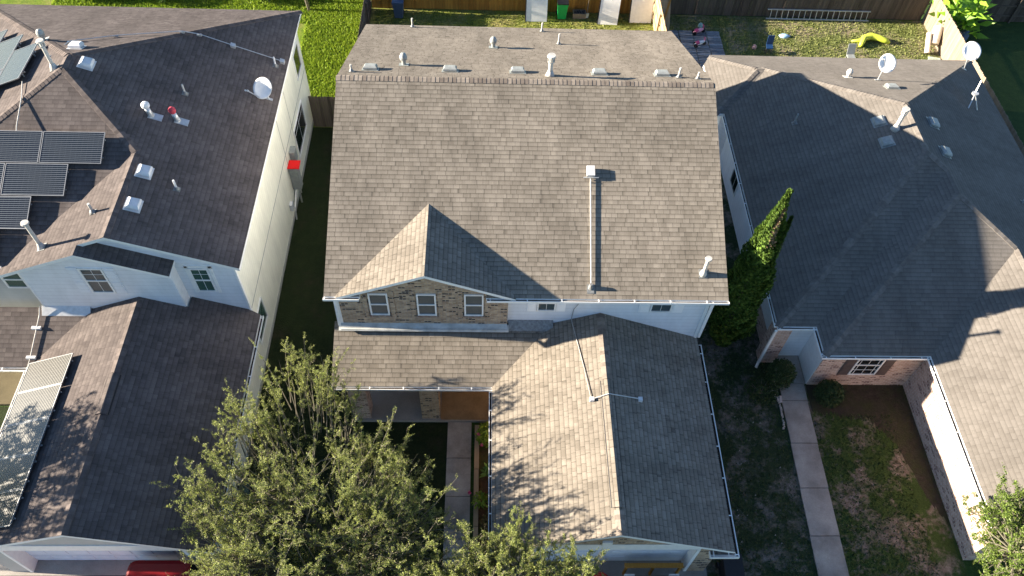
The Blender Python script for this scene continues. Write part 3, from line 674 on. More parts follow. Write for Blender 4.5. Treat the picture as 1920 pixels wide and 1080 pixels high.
flue(12.02, .80, zMf, .82, 'white capped pipe standing near the front right corner of the middle roof', r=.055, mat=PVC, cr=.11, ch=.06)
GREYV2 = m_plain('light_grey_box', (.5, .5, .5), .5)
# conduit mast lying up the slope, with a box on top
t = empty('roof_conduit', (8.42, 2, zMf(0, 2)), 'long pale conduit running up the front slope of the middle roof to a square box', 'conduit')
mb = MB(); A = Vector((8.40, .34, zMf(0, .34) + .06)); B = Vector((8.46, 3.75, zMf(0, 3.75) + .07)); mb.tube([A, B], .022, 10); mb.build('pipe', PVC, t)
mb = MB(); B2 = Vector((8.465, 3.92, zMf(0, 3.92) + .11)); mb.prism([B2 + Vector((-.13, -.17, -.12)), B2 + Vector((.13, -.17, -.12)), B2 + Vector((.13, .15, .01)), B2 + Vector((-.13, .15, .01))], (0, -.03, .11)); mb.build('junction_box', GREYV2, t)
mb = MB(); mb.beam(B2 + Vector((-.24, -.22, -.10)), B2 + Vector((.26, -.22, -.10)), .03, .03); mb.beam((8.47, 3.6, zMf(0, 3.6)), (8.47, 3.6, zMf(0, 3.6) + .1), .03, .03); mb.build('bracket', ALU, t)
mb = MB(); mb.tube([(8.39, .34, zMf(0, .34)), (8.39, .34, zMf(0, .34) + .2)], [.09, .05], 10); mb.prism([(8.27, .16, zMf(0, .16) + .005), (8.5, .16, zMf(0, .16) + .005), (8.5, .44, zMf(0, .44) + .005), (8.27, .44, zMf(0, .44) + .005)], (0, 0, .012)); mb.build('flashing', FLASH, t)
# cable and conduit on the main garage roof
def zGW(x): return gz - gs * (gx - x)
def zGE(x): return gz - gs * (x - gx)
mb = MB(); pts = [(8.30, .33, 5.3), (8.18, .36, 4.9), (7.98, .36, 4.4), (7.95, .34, 3.9), (7.97, .2, zGW(7.97) + .05), (8.1, -.6, zGW(8.1) + .03), (8.25, -1.6, zGW(8.25) + .03), (8.38, -2.72, zGW(8.38) + .05)]
mb.tube(pts, .014, 6); tag(mb.build('grey_cable', m_plain("cable_grey", (.34, .33, .31), .5), None), 'grey cable hanging down the white wall and across the garage roof of the middle house', 'cable')
t = empty('roof_conduit', (8.9, -2.7, 4.1), 'short pale conduit crossing the garage ridge of the middle house between two small boxes', 'conduit')
mb = MB(); mb.tube([(8.44, -2.75, zGW(8.44) + .07), (8.9, -2.69, gz + .10), (9.9, -2.63, zGE(9.9) + .09)], .016, 8); mb.build('pipe', ALU, t)
for bx_, by_, bz_ in ((8.40, -2.76, zGW(8.40)), (9.97, -2.63, zGE(9.97))):
    mb = MB(); mb.box((bx_ - .065, by_ - .065, bz_ - .01), (bx_ + .065, by_ + .065, bz_ + .12)); mb.build('junction_box', WHITEV, t)

# ---- left house roof furniture
wg = 'white box vents on the left house roof'
box_vent(-8.72, 8.0, zLE, .42, .40, .2, 'white box vent just below the peak on the dark side of the left roof', WHITEV, wg)
box_vent(-9.4, 9.0, zLN, .42, .36, .2, 'white box vent beside the hip at the very peak of the left roof', WHITEV, wg)
box_vent(-6.08, 3.95, zLE, .42, .40, .2, 'upper of the two white box vents near the front ridge of the left roof', WHITEV, wg)
box_vent(-6.06, 2.52, zLE, .42, .40, .2, 'lower of the two white box vents near the front ridge of the left roof', WHITEV, wg)
pipe_vent(-5.72, 7.98, zLE, .42, 'thin grey pipe high on the dark side of the left roof', mat=PVC)
pipe_vent(-5.07, 3.6, zLE, .42, 'thin white pipe right of the lower box vents on the left roof', mat=WHITEV)
pipe_vent(-3.2, 10.88, zLE, .42, 'thin white pipe beside the conduit near the eave of the left roof', mat=WHITEV)
pipe_vent(-7.30, 2.33, zLw, .40, 'thin pale pipe on the sunlit front slope of the left roof', r=.045)
flue(-8.83, 1.38, zLw, 1.2, 'tall capped flue leaning over the front gable of the left roof', r=.06, mat=PVC, cr=.125, ch=.07)
flue(-9.64, 7.62, zLW, 1.15, 'tall white flue with slotted cap beside the peak of the left roof', r=.065, mat=PVC, cr=.13, ch=.24)
def elbow_vent(x, y, zf, label, capmat, capr=.12):
    z = zf(x, y); t = empty('elbow_vent', (x, y, z), label, 'roof vent', 'leaning turbine vents on the left roof')
    mb = MB(); mb.prism([(x - .08, y - .16, zf(x - .08, 0) + .005), (x + .34, y - .16, zf(x + .34, 0) + .005), (x + .34, y + .14, zf(x + .34, 0) + .005), (x - .08, y + .14, zf(x - .08, 0) + .005)], (0, 0, .012)); mb.build('flashing', ALU, t)
    mb = MB(); mb.tube([(x, y, z - .02), (x - .03, y, z + .16), (x - .06, y + .01, z + .34)], [.11, .09, .085], 14); mb.build('pipe', ALU, t, smooth=True)
    mb = MB(); c = Vector((x - .06, y + .01, z + .34)); mb.tube([c, c + Vector((0, 0, .06)), c + Vector((-.005, 0, .15)), c + Vector((-.01, 0, .21)), c + Vector((-.01, 0, .23))], [.10, capr + .02, capr + .02, capr * .7, .02], 16); mb.build('cap', capmat, t); return t
elbow_vent(-6.45, 6.5, zLE, 'grey capped vent left of the red capped one on the left roof', WHITEV)
elbow_vent(-5.68, 6.62, zLE, 'vent with a red and white cap in the middle of the dark left roof', m_island("red_cap_paint", (.42, .05, .07), (.5, .07, .09), .5), .10)
# long conduit along the rear slope and ridge
t = empty('roof_conduit', (-6.3, 11.2, zLN(0, 11.2)), 'long thin conduit crossing the rear of the left roof to a box at the eave', 'conduit')
mb = MB(); cp = [(-10.2, 8.35, zLW(-10.2, 0) + .05), (-9.9, 9.6, zLN(0, 9.6) + .06), (-8.6, 10.35, zLN(0, 10.35) + .08), (-6.45, 11.05, 6.96 + .10), (-5.9, 11.2, zLE(-5.9, 0) + .1), (-4.74, 11.2, zLE(-4.74, 0) + .08), (-2.95, 11.2, zLE(-2.95, 0) + .07)]
mb.tube(cp, .016, 8); mb.build('pipe', ALU, t)
for q in ((-4.74, 11.2), (-3.0, 11.2)):
    mb = MB(); z = zLE(*q); mb.prism([(q[0] - .08, q[1] - .09, z + .035), (q[0] + .08, q[1] - .09, z - .03), (q[0] + .08, q[1] + .09, z - .03), (q[0] - .08, q[1] + .09, z + .035)], (0, 0, .11)); mb.build('junction_box', ALU, t)
for q in cp[1:-1]:
    mb = MB(); mb.box((q[0] - .09, q[1] - .03, q[2] - .10), (q[0] + .09, q[1] + .03, q[2] - .015)); mb.build('clamp', ALU, t)
# conduit down the porch roof
def zqP(y): return le + lgs * (y - lp)
t = empty('roof_conduit', (-9.9, -.2, zqP(-.2)), 'thin conduit with two clamps running down the shaded porch roof of the left house', 'conduit')
mb = MB(); mb.tube([(-9.75, .82, zqP(.82) + .25), (-9.8, .6, zqP(.6) + .07), (-9.9, -.78, zqP(-.78) + .06), (-10.0, -1.2, 2.62), (-10.0, -1.6, 2.5)], .018, 8); mb.build('pipe', PVC, t)
for yy in (.2, -.72):
    mb = MB(); mb.box((-10.0 + .03 * yy, yy - .05, zqP(yy) + .0), (-9.7 + .03 * yy, yy + .05, zqP(yy) + .09)); mb.build('clamp', WHITEV, t)
t = empty('roof_conduit', (-10.6, 6.5, 7.5), 'thin conduit dropping from the tilted panels to the front array on the left roof', 'conduit')
mb = MB(); mb.tube([(-10.78, 7.35, zLW(-10.78, 0) + .1), (-10.45, 6.45, zLW(-10.5, 0) + .08), (-10.35, 5.35, zLW(-10.9, 0) - .02), (-10.35, 5.2, 7.33)], .018, 8); mb.build('pipe', PVC, t)
hood_vent(-10.9, 9.75, zLW, .5, 'short grey hooded vent between the tilted panels and the peak of the left roof')

# ---- solar panels: built in their own plane, frame + cells
def solar(name, corners, label, group, lift=.16, cells=None):
    """corners: four points on the roof plane, counter-clockwise from above"""
    c = [Vector(q) for q in corners]; n = (c[1] - c[0]).cross(c[3] - c[0]).normalized()
    if n.z < 0: n = -n
    ctr = sum(c, Vector()) / 4; t = empty(name, tuple(ctr), label, 'solar panel', group); c = [q + n * lift for q in c]
    mb = MB(); ex = (c[1] - c[0]).normalized(); ey = (c[3] - c[0]).normalized(); w = .022
    for a, b in ((0, 1), (1, 2), (2, 3), (3, 0)):
        i1 = (c[(a + 2) % 4] - c[a]); A, B = c[a], c[b]; d = (B - A).normalized(); ins = (c[(b + 1) % 4] - B).normalized() * w
        A2 = A; B2 = B - d * w
        mb.prism([A2, B2, B2 + ins, A2 + ins], n * .04)
    f = mb.build('frame', PFRAME, t)
    q = [c[0] + ex * w + ey * w, c[1] - ex * w + ey * w, c[2] - ex * w - ey * w, c[3] + ex * w - ey * w]
    mb = MB(); mb.prism([p + n * .005 for p in q], n * .027); mb.build('cells', cells or PANEL, t)
    mb = MB()
    for k_ in (.22, .78):
        a = c[0].lerp(c[3], k_) - n * .05; b = c[1].lerp(c[2], k_) - n * .05; mb.beam(a, b, .04, .05, up=tuple(n))
    mb.build('rail', ALU, t); 
    for k_ in (.22, .78):
        for m_ in (.15, .85):
            p = c[0].lerp(c[3], k_).lerp(c[1].lerp(c[2], k_), m_); mb = MB(); mb.beam(p - n * (lift - .0), p - n * .05, .04, .04); 
            mb.build('foot', ALU, t)
    return t
def zS(y): return 5.5 + .4 * (y - 1.05)
rows = [(4.24, 5.27, [(-9.46, -7.48), (-11.46, -9.49)], 'top'), (3.19, 4.21, [(-10.49, -8.51), (-12.5, -10.52)], 'second'), (2.14, 3.16, [(-11.5, -9.52), (-13.5, -11.53)], 'third'), (1.10, 2.11, [(-12.35, -10.38)], 'bottom')]
for y0, y1, xs, nm in rows:
    for i, (x0, x1) in enumerate(xs):
        pos = 'right hand' if i == 0 else 'left hand'
        solar('solar_panel', [(x0, y0, zS(y0)), (x1, y0, zS(y0)), (x1, y1, zS(y1)), (x0, y1, zS(y1))], f'{pos} striped dark solar panel in the {nm} row above the front gable', 'dark solar panels on the front slope of the left roof')
k = 0
for x0, x1, y0, y1, l in [(-11.8, -10.78, 7.38, 9.33, 'pale glaring solar panel nearest the peak of the left roof'), (-12.85, -11.83, 8.37, 10.32, 'pale glaring solar panel second from the peak of the left roof'), (-12.85, -11.83, 6.4, 8.34, 'pale glaring solar panel below the second one from the peak of the left roof'),
                          (-13.9, -12.88, 9.2, 11.15, 'pale glaring solar panel cut by the left edge, farthest from the camera'), (-11.8, -10.78, 5.9, 7.35, None)]:
    if l: solar('solar_panel', [(x0, y0, zLW(x0, 0)), (x1, y0, zLW(x1, 0)), (x1, y1, zLW(x1, 0)), (x0, y1, zLW(x0, 0))], l, 'solar panels on the side slope of the left roof', .2)
ys = [-.98, -2.10, -3.26, -4.41, -5.52, -6.62]; od = ['first', 'second', 'third', 'fourth', 'last']
def zql(x): return lz - lgs * (lx - x)
for i in range(5):
    solar('solar_panel', [(-9.74, ys[i + 1] + .01, zql(-9.74)), (-8.06, ys[i + 1] + .01, zql(-8.06)), (-8.06, ys[i] - .01, zql(-8.06)), (-9.74, ys[i] - .01, zql(-9.74))], f'{od[i]} solar panel down the left garage roof, counted from the porch', 'solar panels in a row on the left garage roof', .14, PANEL2)

# ---- satellite dishes
def dish(x, y, zf, label, face, size=.36, mast=.55, lean=(0, 0), foff=(-.5, -.2, .1), squash=1.12):
    z = zf(x, y); t = empty('satellite_dish', (x, y, z), label, 'satellite dish', 'satellite dishes on the roofs')
    mb = MB(); top = Vector((x + lean[0], y + lean[1], z + mast)); mb.tube([(x, y, z + .02), top], .028, 10); gx_, gy_ = grad(zf, x, y)
    mb.build('mast', ALU, t)
    mb = MB(); mb.prism([(x - .13, y - .05, zf(x - .13, y - .05) + .003), (x + .13, y - .05, zf(x + .13, y - .05) + .003), (x + .13, y + .05, zf(x + .13, y + .05) + .003), (x - .13, y + .05, zf(x - .13, y + .05) + .003)], (0, 0, .02)); mb.build('foot', ALU, t)
    n = Vector(face).normalized(); a = n.cross(Vector((0, 0, 1))).normalized(); b = a.cross(n) * 1.; c = top + n * .08
    mb = MB(); N = 28; K = 5; dp = .085
    for side in (0, 1):
        base = len(mb.v)
        for k_ in range(K + 1):
            r = size * k_ / K
            for j in range(N):
                th = 2 * math.pi * j / N; mb.v.append(tuple(c + a * math.cos(th) * r + b * math.sin(th) * r * squash + n * (dp * (k_ / K) ** 2 - side * .012)))
        for k_ in range(K):
            for j in range(N):
                q = (base + k_ * N + j, base + k_ * N + (j + 1) % N, base + (k_ + 1) * N + (j + 1) % N, base + (k_ + 1) * N + j)
                mb.f.append(q if side == 0 else q[::-1]); mb.m.append(0)
    for j in range(N): i0 = K * N + j; i1 = K * N + (j + 1) % N; o_ = (K + 1) * N; mb.f.append((i0, i1, i1 + o_, i0 + o_)); mb.m.append(0)
    mb.build('reflector', DISH, t, smooth=True)
    low = c - b * size * squash * .95 + n * .06; fo = c + Vector(foff)
    mb = MB(); mb.beam(low - n * .05, fo, .03, .03); mb.build('arm', ALU, t)
    mb = MB(); mb.tube([fo - a * .02, fo - n * .10], .035, 10); mb.tube([fo + a * .07, fo + a * .07 - n * .08], .03, 10); mb.build('receiver', WHITEV, t); return t
dish(-3.15, 8.98, zLE, 'white satellite dish near the eave of the left house, its arm pointing left', (-.12, -.66, .74), .36, .42, (-.1, .08), (-.52, -.28, .12))
dish(21.92, 12.75, zRN, 'white satellite dish standing on a thin mast in the middle of the right roof', (-.1, -.65, .72), .36, .86, (0, 0), (-.30, -.2, .36))
dish(27.0, 14.9, lambda x, y: zRE(x, y), 'white satellite dish above the rear corner of the right roof, by the fence', (-.1, -.5, .86), .40, 1.0, (-.25, -.1), (.05, -.52, .10))

# ---- right house roof furniture
rg = 'dark framed box vents on the right roof'
box_vent(20.62, 9.22, zRW, .44, .42, .16, 'grey box vent half in sun beside the tall flue on the right roof', GREYV, rg)
box_vent(20.6, 8.08, zRW, .44, .42, .15, 'grey box vent in shade below the tall flue on the right roof', GREYV, rg)
box_vent(22.78, 9.18, zRE, .46, .40, .17, 'grey box vent on the dark side, right of the tall flue', GREYV, rg)
box_vent(22.68, 7.5, zRE, .44, .38, .17, 'grey box vent on the dark side lowest along the ridge of the right roof', GREYV, rg)
box_vent(22.05, 11.75, zRN, .46, .38, .15, 'grey box vent below the standing dish on the right roof', GREYV, rg)
flue(21.02, 8.62, zRW, 1.05, 'tall pale flue with slotted cap beside the ridge of the right roof', r=.08, mat=PVC, cr=.14, ch=.26)
hood_vent(20.75, 13.1, zRN, .42, 'small pale hooded vent left of the standing dish on the right roof', PVC)
pipe_vent(17.85, 10.35, zRW, .5, 'thin grey pipe in the middle of the shaded slope of the right roof', mat=GREYV)
pipe_vent(26.1, 6.3, zRE, .42, 'thin white pipe at the right edge on the dark side of the right roof', mat=WHITEV)
t = empty('antenna_bracket', (25.9, 11.9, zRE(25.9, 0)), 'bare tripod bracket with a round mount on the dark side of the right roof', 'antenna bracket')
for nm, a, b in (('leg', (25.75, 11.6, zRE(25.75, 0)), (26.0, 12.05, zRE(25.9, 0) + .5)), ('leg', (26.3, 11.75, zRE(26.3, 0)), (26.0, 12.05, zRE(25.9, 0) + .5)), ('mast', (26.0, 12.05, zRE(25.9, 0) + .4), (26.15, 12.35, zRE(25.9, 0) + .95))):
    mb = MB(); mb.tube([a, b], .025 if nm == 'leg' else .035, 8); mb.build(nm, ALU, t)
mb = MB(); mb.tube([(26.0, 12.05, zRE(25.9, 0) + .45), (26.0, 12.05, zRE(25.9, 0) + .52)], .14, 16); mb.build('mount', ALU, t)

# ---------------------------------------------------------------- fences
def fence(name, a, b, h, mat, label, plank=.14, post_side=1, rails=True, gaps=.004, thick=.02, group=None):
    a = Vector((*a, 0)); b = Vector((*b, 0)); L = (b - a).length; d = (b - a) / L; nrm = Vector((-d.y, d.x, 0)) * post_side
    t = empty(name, tuple(a), label, 'fence', group); mb = MB(); n = int(L / plank)
    for i in range(n):
        hh = h + random.uniform(-.02, .02); p = a + d * (i * plank + gaps) + nrm * random.uniform(-.006, .006); q = a + d * ((i + 1) * plank - gaps) + nrm * random.uniform(-.006, .006)
        c1, c2 = p + d * .02, q - d * .02
        mb.prism([p, q, q + Vector((0, 0, hh - .03)), c2 + Vector((0, 0, hh)), c1 + Vector((0, 0, hh)), p + Vector((0, 0, hh - .03))], -nrm * thick)
    mb.build('plank_panel', mat, t)
    if rails:
        mb = MB()
        for z in (.35, .95, 1.5): mb.prism([a + nrm * .004 + Vector((0, 0, z)), b + nrm * .004 + Vector((0, 0, z)), b + nrm * .045 + Vector((0, 0, z)), a + nrm * .045 + Vector((0, 0, z))], (0, 0, .09))
        mb.build('rail', mat, t)
        for i in range(int(L / 2.4) + 1):
            p = a + d * min(L - .1, i * 2.4) + nrm * .045; mb = MB(); mb.prism([p, p + d * .09, p + d * .09 + nrm * .09, p + nrm * .09], (0, 0, h - .1)); mb.build('post', mat, t)
    return t
fence('wood_fence', (-1.15, 23.05), (14.0, 23.05), 1.85, WOODO, 'orange cedar fence across the back of the middle yard', post_side=1)
fence('wood_fence', (14.03, 23.08), (29.1, 23.08), 1.85, WOODD, 'dark weathered fence behind the ladder', post_side=1)
fence('wood_fence', (29.15, 23.1), (45, 23.1), 1.9, WOODD, 'dark weathered fence with a pale rail at the top right corner', post_side=-1)
fence('wood_fence', (-1.2, 13.7), (-1.2, 23.0), 1.8, WOODD, 'grey fence between the bright lawn and the middle yard', post_side=-1)
fence('wood_fence', (13.98, 23.0), (13.98, 14.6), 1.8, WOODN, 'fresh pale pine fence at the right end of the middle yard', post_side=-1)
fence('wood_fence', (29.12, 23.0), (29.12, 4.0), 1.8, WOODG, 'tan wood fence at the right side of the ladder yard', post_side=1)
fence('wood_fence', (-3.0, 13.66), (-1.22, 13.66), 1.8, WOODD, 'short dark fence closing the alley between left and middle houses', post_side=1)
fence('wood_fence', (-18, 24.35), (-1.2, 24.35), 1.8, WOODD, 'dark fence behind the bright lawn at the top left', post_side=1)
# braced gate leaning on the pine fence
t = empty('wooden_gate', (14.25, 21.8, 0), 'pale pine gate with a diagonal brace standing in the corner by the pine fence', 'gate')
mb = MB()
for i in range(6): mb.prism([(14.12 + .11 * i, 21.3 + .01 * i, 0), (14.22 + .11 * i, 21.3 + .01 * i, 0), (14.28 + .09 * i, 22.6, 1.7), (14.18 + .09 * i, 22.6, 1.7)], (0, .03, 0))
mb.build('board_panel', WOODN, t)
mb = MB(); mb.beam((14.3, 21.4, .12), (14.7, 22.3, 1.45), .09, .03, up=(0, -1, .3)); mb.build('brace', WOODO, t)

# ---------------------------------------------------------------- back yard things
def slab_leaning(label, x0, x1, y0, y1, h, skew=0., mat=None, edge=None):
    t = empty('leaning_door', (x0, y0, 0), label, 'door', 'white doors leaning against the back fence')
    a = Vector((x0, y0, .01)); b = Vector((x1, y0 - abs(skew) * .2, .01)); up = Vector((skew, y1 - y0, h)); n = (b - a).cross(up).normalized() * -.045
    mb = MB(); mb.prism([a, b, b + up, a + up], n); p = mb.build('panel', mat or TRIM, t)
    mb = MB(); U = up.normalized(); X = (b - a).normalized(); w = .02; o = -n * .25
    mb.prism([a + n * 1.02 - X * .05, a + n * 1.02, a + up + n * 1.02, a + up + n * 1.02 - X * .05], -n * 1.3); mb.build('edge', BLACK, t)
    mb = MB(); c = a + (b - a) * .56 + up * .52; mb.tube([c - n * 1.3 + X * .04 * math.cos(q) + U * .04 * math.sin(q) for q in [i * .5 for i in range(9)]], .012, 6); mb.build('handle', ALU, t)
    return t
slab_leaning('white door leaning on the cedar fence, left of the green bin', 7.12, 8.24, 22.1, 22.92, 2.2)
slab_leaning('white door tilted against the cedar fence, middle one of three', 10.98, 12.02, 22.0, 22.95, 2.2, .18)
slab_leaning('off-white door leaning at the right end of the cedar fence', 12.72, 13.88, 22.2, 22.95, 2.2, .02)
def wheelie_bin(x, y, body, lid, label, h=1.0, w=.56):
    t = empty('wheeled_bin', (x, y, 0), label, 'bin'); mb = MB()
    lo_ = [(x - w * .38, y - .24, .06), (x + w * .38, y - .24, .06), (x + w * .38, y + .22, .06), (x - w * .38, y + .22, .06)]; hi_ = [(x - w / 2, y - .34, h), (x + w / 2, y - .34, h), (x + w / 2, y + .3, h), (x - w / 2, y + .3, h)]
    mb.add(lo_ + hi_, [(3, 2, 1, 0), (4, 5, 6, 7), (0, 1, 5, 4), (1, 2, 6, 5), (2, 3, 7, 6), (3, 0, 4, 7)]); mb.box((x - w / 2 - .02, y - .36, h - .07), (x + w / 2 + .02, y - .3, h)); mb.build('body', body, t)
    mb = MB(); mb.prism([(x - w / 2 - .02, y - .37, h + .005), (x + w / 2 + .02, y - .37, h + .005), (x + w / 2 + .02, y + .34, h + .06), (x - w / 2 - .02, y + .34, h + .06)], (0, 0, .05)); mb.build('lid', lid, t)
    for sx in (-1, 1):
        mb = MB(); mb.tube([(x + sx * w * .36, y + .27, .1), (x + sx * w * .46, y + .27, .1)], .1, 12); mb.build('wheel', BLACK, t)
    return t
wheelie_bin(9.05, 22.55, m_plain("green_bin_plastic", (.015, .36, .09), .4, .08), BLACK, 'bright green wheeled bin standing against the cedar fence')
t = empty('storage_crate', (10.0, 22.6, 0), 'low grey crate of clutter right of the green bin', 'crate'); mb = MB()
mb.box((9.66, 22.42, 0), (10.36, 22.46, .32)); mb.box((9.66, 22.78, 0), (10.36, 22.82, .32)); mb.box((9.66, 22.46, 0), (9.7, 22.78, .32)); mb.box((10.32, 22.46, 0), (10.36, 22.78, .32)); mb.box((9.7, 22.46, 0), (10.32, 22.78, .04)); mb.build('body', WOODG, t)
mb = MB()
for i in range(6): x = 9.76 + i * .09; mb.beam((x, 22.5, .06), (x + .06, 22.7, .3 + .04 * (i % 3)), .06, .05)
mb.build('contents', BLACK, t)
t = empty('garden_tool', (10.25, 22.9, 0), 'long-handled shovel leaning on the cedar fence behind the crate', 'shovel'); mb = MB(); mb.tube([(10.42, 22.55, .25), (10.5, 22.96, 1.5)], .02, 8); mb.build('handle', WOODG, t)
mb = MB(); mb.prism([(10.3, 22.5, .02), (10.5, 22.5, .02), (10.53, 22.56, .28), (10.33, 22.56, .28)], (0, .02, 0)); mb.build('blade', ALU, t)
# toddler slide/chair shapes in the shaded corner of the middle yard
def plastic_chair(x, y, rz, mat, label, sc=1.):
    t = empty('garden_chair', (x, y, 0), label, 'chair', rz=rz)
    def bd(nm, fn): mb = MB(); fn(mb); mb.v = [(a * sc + x, b * sc + y, c_ * sc) for a, b, c_ in mb.v]; return mb.build(nm, mat, t)
    bd('seat', lambda m: m.box((-.22, -.22, .40), (.22, .22, .44)))
    bd('backrest', lambda m: m.prism([(-.22, .20, .44), (.22, .20, .44), (.18, .30, .85), (-.18, .30, .85)], (0, .03, 0)))
    for sx in (-1, 1):
        for sy in (-1, 1): bd('leg', lambda m: m.beam((sx * .19, sy * .19, .40), (sx * .23, sy * .23, 0), .035, .035))
        bd('armrest', lambda m: m.prism([(sx * .22, -.2, .62), (sx * .26, -.2, .62), (sx * .26, .24, .66), (sx * .22, .24, .66)], (0, 0, .03)))
    return t
TEAL = m_plain("pale_teal_plastic", (.30, .48, .46), .5)
plastic_chair(-.35, 19.15, 2.6, TEAL, 'pale teal plastic chair beside the left fence behind the middle roof')
wheelie_bin(.35, 22.3, m_plain("blue_grey_bin", (.07, .10, .16), .5), m_plain("blue_bin_lid", (.06, .09, .15), .5), 'dull blue wheeled bin in the shaded corner of the middle yard')
# ladder lying against the dark fence
t = empty('aluminium_ladder', (23.2, 22.9, 0), 'long aluminium ladder lying on edge along the dark back fence', 'ladder')
for z, y in ((.06, 22.80), (.52, 22.97)):
    mb = MB(); mb.beam((20.3, y, z), (26.0, y, z), .08, .035, up=(0, 0, 1)); mb.build('side_rail', m_plain("pale_aluminium", (.62, .62, .60), .4, .1, .5, .3), t)
for i in range(18):
    x = 20.5 + i * .315; mb = MB(); mb.tube([(x, 22.80, .06), (x + .02, 22.97, .52)], .018, 8); mb.build('rung', ALU, t)
# patio of plank tiles
mb = MB()
for j in range(17):
    y0 = 18.0 + j * .21
    for i in range(4):
        x0 = 14.55 + i * .74 + random.uniform(-.01, .01)
        mb.box((x0, y0, .01), (x0 + .70, y0 + .18, .06 + random.uniform(0, .015)))
mb.build('patio', m_island("grey_patio_boards", (.15, .15, .16), (.30, .30, .31), .8), kind='structure')
def toy(name, x, y, label, cat, mats):
    """small ride-on toy: body, seat, wheels, handlebar"""
    t = empty(name, (x, y, .06), label, cat); z = .07
    mb = MB(); mb.tube([(x - .28, y - .08, z + .12), (x, y, z + .2), (x + .25, y + .1, z + .24)], [.05, .11, .06], 12); mb.build('body', mats[0], t, smooth=True)
    mb = MB(); mb.tube([(x - .2, y - .06, z + .2), (x - .05, y - .02, z + .27)], [.1, .1], 12); mb.build('seat', mats[1], t)
    mb = MB(); mb.tube([(x + .22, y + .0, z + .42), (x + .25, y + .1, z + .44), (x + .2, y + .2, z + .42)], .02, 8); mb.tube([(x + .25, y + .1, z + .2), (x + .25, y + .1, z + .44)], .02, 8); mb.build('handlebar', mats[1], t)
    for a, b in ((-.22, -.17), (-.22, .03), (.27, .1)):
        mb = MB(); mb.tube([(x + a, y + b, z + .1), (x + a + .02, y + b + .05, z + .1)], .1, 14); mb.build('wheel', BLACK, t)
    return t
PNK = m_plain("pink_plastic", (.75, .10, .22), .4); PPK = m_plain("pale_pink_plastic", (.75, .35, .45), .45); YEL = m_plain("lime_yellow_vinyl", (.55, .64, .07), .4)
toy('ride_on_toy', 16.2, 20.25, 'pink and white ride-on toy at the near end of the patio', 'toy', (DISH, PNK))
toy('ride_on_toy', 16.3, 21.3, 'pink ride-on toy near the back edge of the patio', 'toy', (PPK, PNK))
def blob(name, x, y, rx, ry, h, mat, label, cat, z=0.0, n=10):
    mb = MB(); prof = [(1., 0), (1.02, .25), (.9, .6), (.55, .9), (.1, 1.)]
    b0 = 0
    for r, q in prof:
        for j in range(n):
            th = 2 * math.pi * j / n; w = 1 + .12 * math.sin(3 * th + q * 4); mb.v.append((x + rx * r * w * math.cos(th), y + ry * r * w * math.sin(th), z + h * q))
    for k_ in range(len(prof) - 1):
        for j in range(n): mb.f.append((k_ * n + j, k_ * n + (j + 1) % n, (k_ + 1) * n + (j + 1) % n, (k_ + 1) * n + j)); mb.m.append(0)
    mb.f.append(tuple((len(prof) - 1) * n + j for j in range(n))); mb.m.append(0)
    o = mb.build(name, mat, None, smooth=True); return tag(o, label, cat)
blob('toy_ball', 16.55, 22.0, .13, .13, .24, TEAL, 'pale deflated ball on the shaded grass behind the patio', 'ball')
blob('cloth_bundle', 21.0, 21.3, .3, .16, .14, m_plain("pale_blue_cloth", (.35, .55, .75), .7), 'pale blue crumpled cloth on the sunlit grass left of the ladder', 'cloth')
blob('toy_figure', 19.15, 20.25, .12, .12, .22, m_plain("dusty_pink", (.55, .32, .28), .6), 'small pinkish toy on the shaded grass near the right roof', 'toy')
BLU = m_plain("navy_blue_plastic", (.012, .04, .11), .4)
t = empty('folding_seat', (19.85, 19.95, 0), 'dark blue folding seat at the edge of the sunlight by the right roof', 'seat')
mb = MB(); mb.prism([(19.62, 19.75, .34), (19.96, 19.75, .34), (19.99, 20.05, .38), (19.65, 20.05, .38)], (0, 0, .04)); mb.build('seat', BLU, t)
mb = MB(); mb.prism([(19.65, 20.06, .38), (19.99, 20.06, .38), (20.03, 20.2, .85), (19.69, 20.2, .85)], (0, .03, 0)); mb.build('backrest', BLU, t)
for a in (19.66, 19.95): mb = MB(); mb.beam((a, 19.78, 0), (a + .04, 20.05, .36), .03, .03); mb.beam((a, 20.06, 0), (a + .02, 19.78, .36), .03, .03); mb.build('leg', BLACK, t)
t = empty('folding_seat', (23.9, 19.3, 0), 'grey folding seat just showing over the rear eave of the right roof', 'seat')
mb = MB(); mb.prism([(23.7, 19.3, .45), (24.1, 19.3, .45), (24.1, 19.5, .95), (23.7, 19.5, .95)], (0, .03, 0)); mb.box((23.7, 18.9, .42), (24.1, 19.3, .46)); mb.build('seat', GREYV, t)
mb = MB()
for a in (23.72, 24.06):
    for b in (18.92, 19.28): mb.box((a, b, 0), (a + .03, b + .03, .42))
mb.build('frame', GREYV, t)
# yellow inflatable toy
t = empty('inflatable_toy', (25.6, 20.85, 0), 'lime yellow deflated inflatable lying on the sunlit grass', 'inflatable toy')
mb = MB(); mb.tube([(24.9, 20.5, .1), (25.05, 20.75, .16), (25.2, 21.05, .2), (25.6, 21.2, .22), (26.0, 21.1, .2), (26.35, 20.95, .16), (26.6, 20.85, .08)], [.1, .14, .17, .19, .17, .16, .07], 12); mb.build('body', YEL, t, smooth=True)
mb = MB(); mb.tube([(24.55, 20.95, .07), (24.9, 20.95, .11), (25.2, 21.0, .14)], [.05, .09, .12], 10); mb.build('limb', YEL, t, smooth=True)
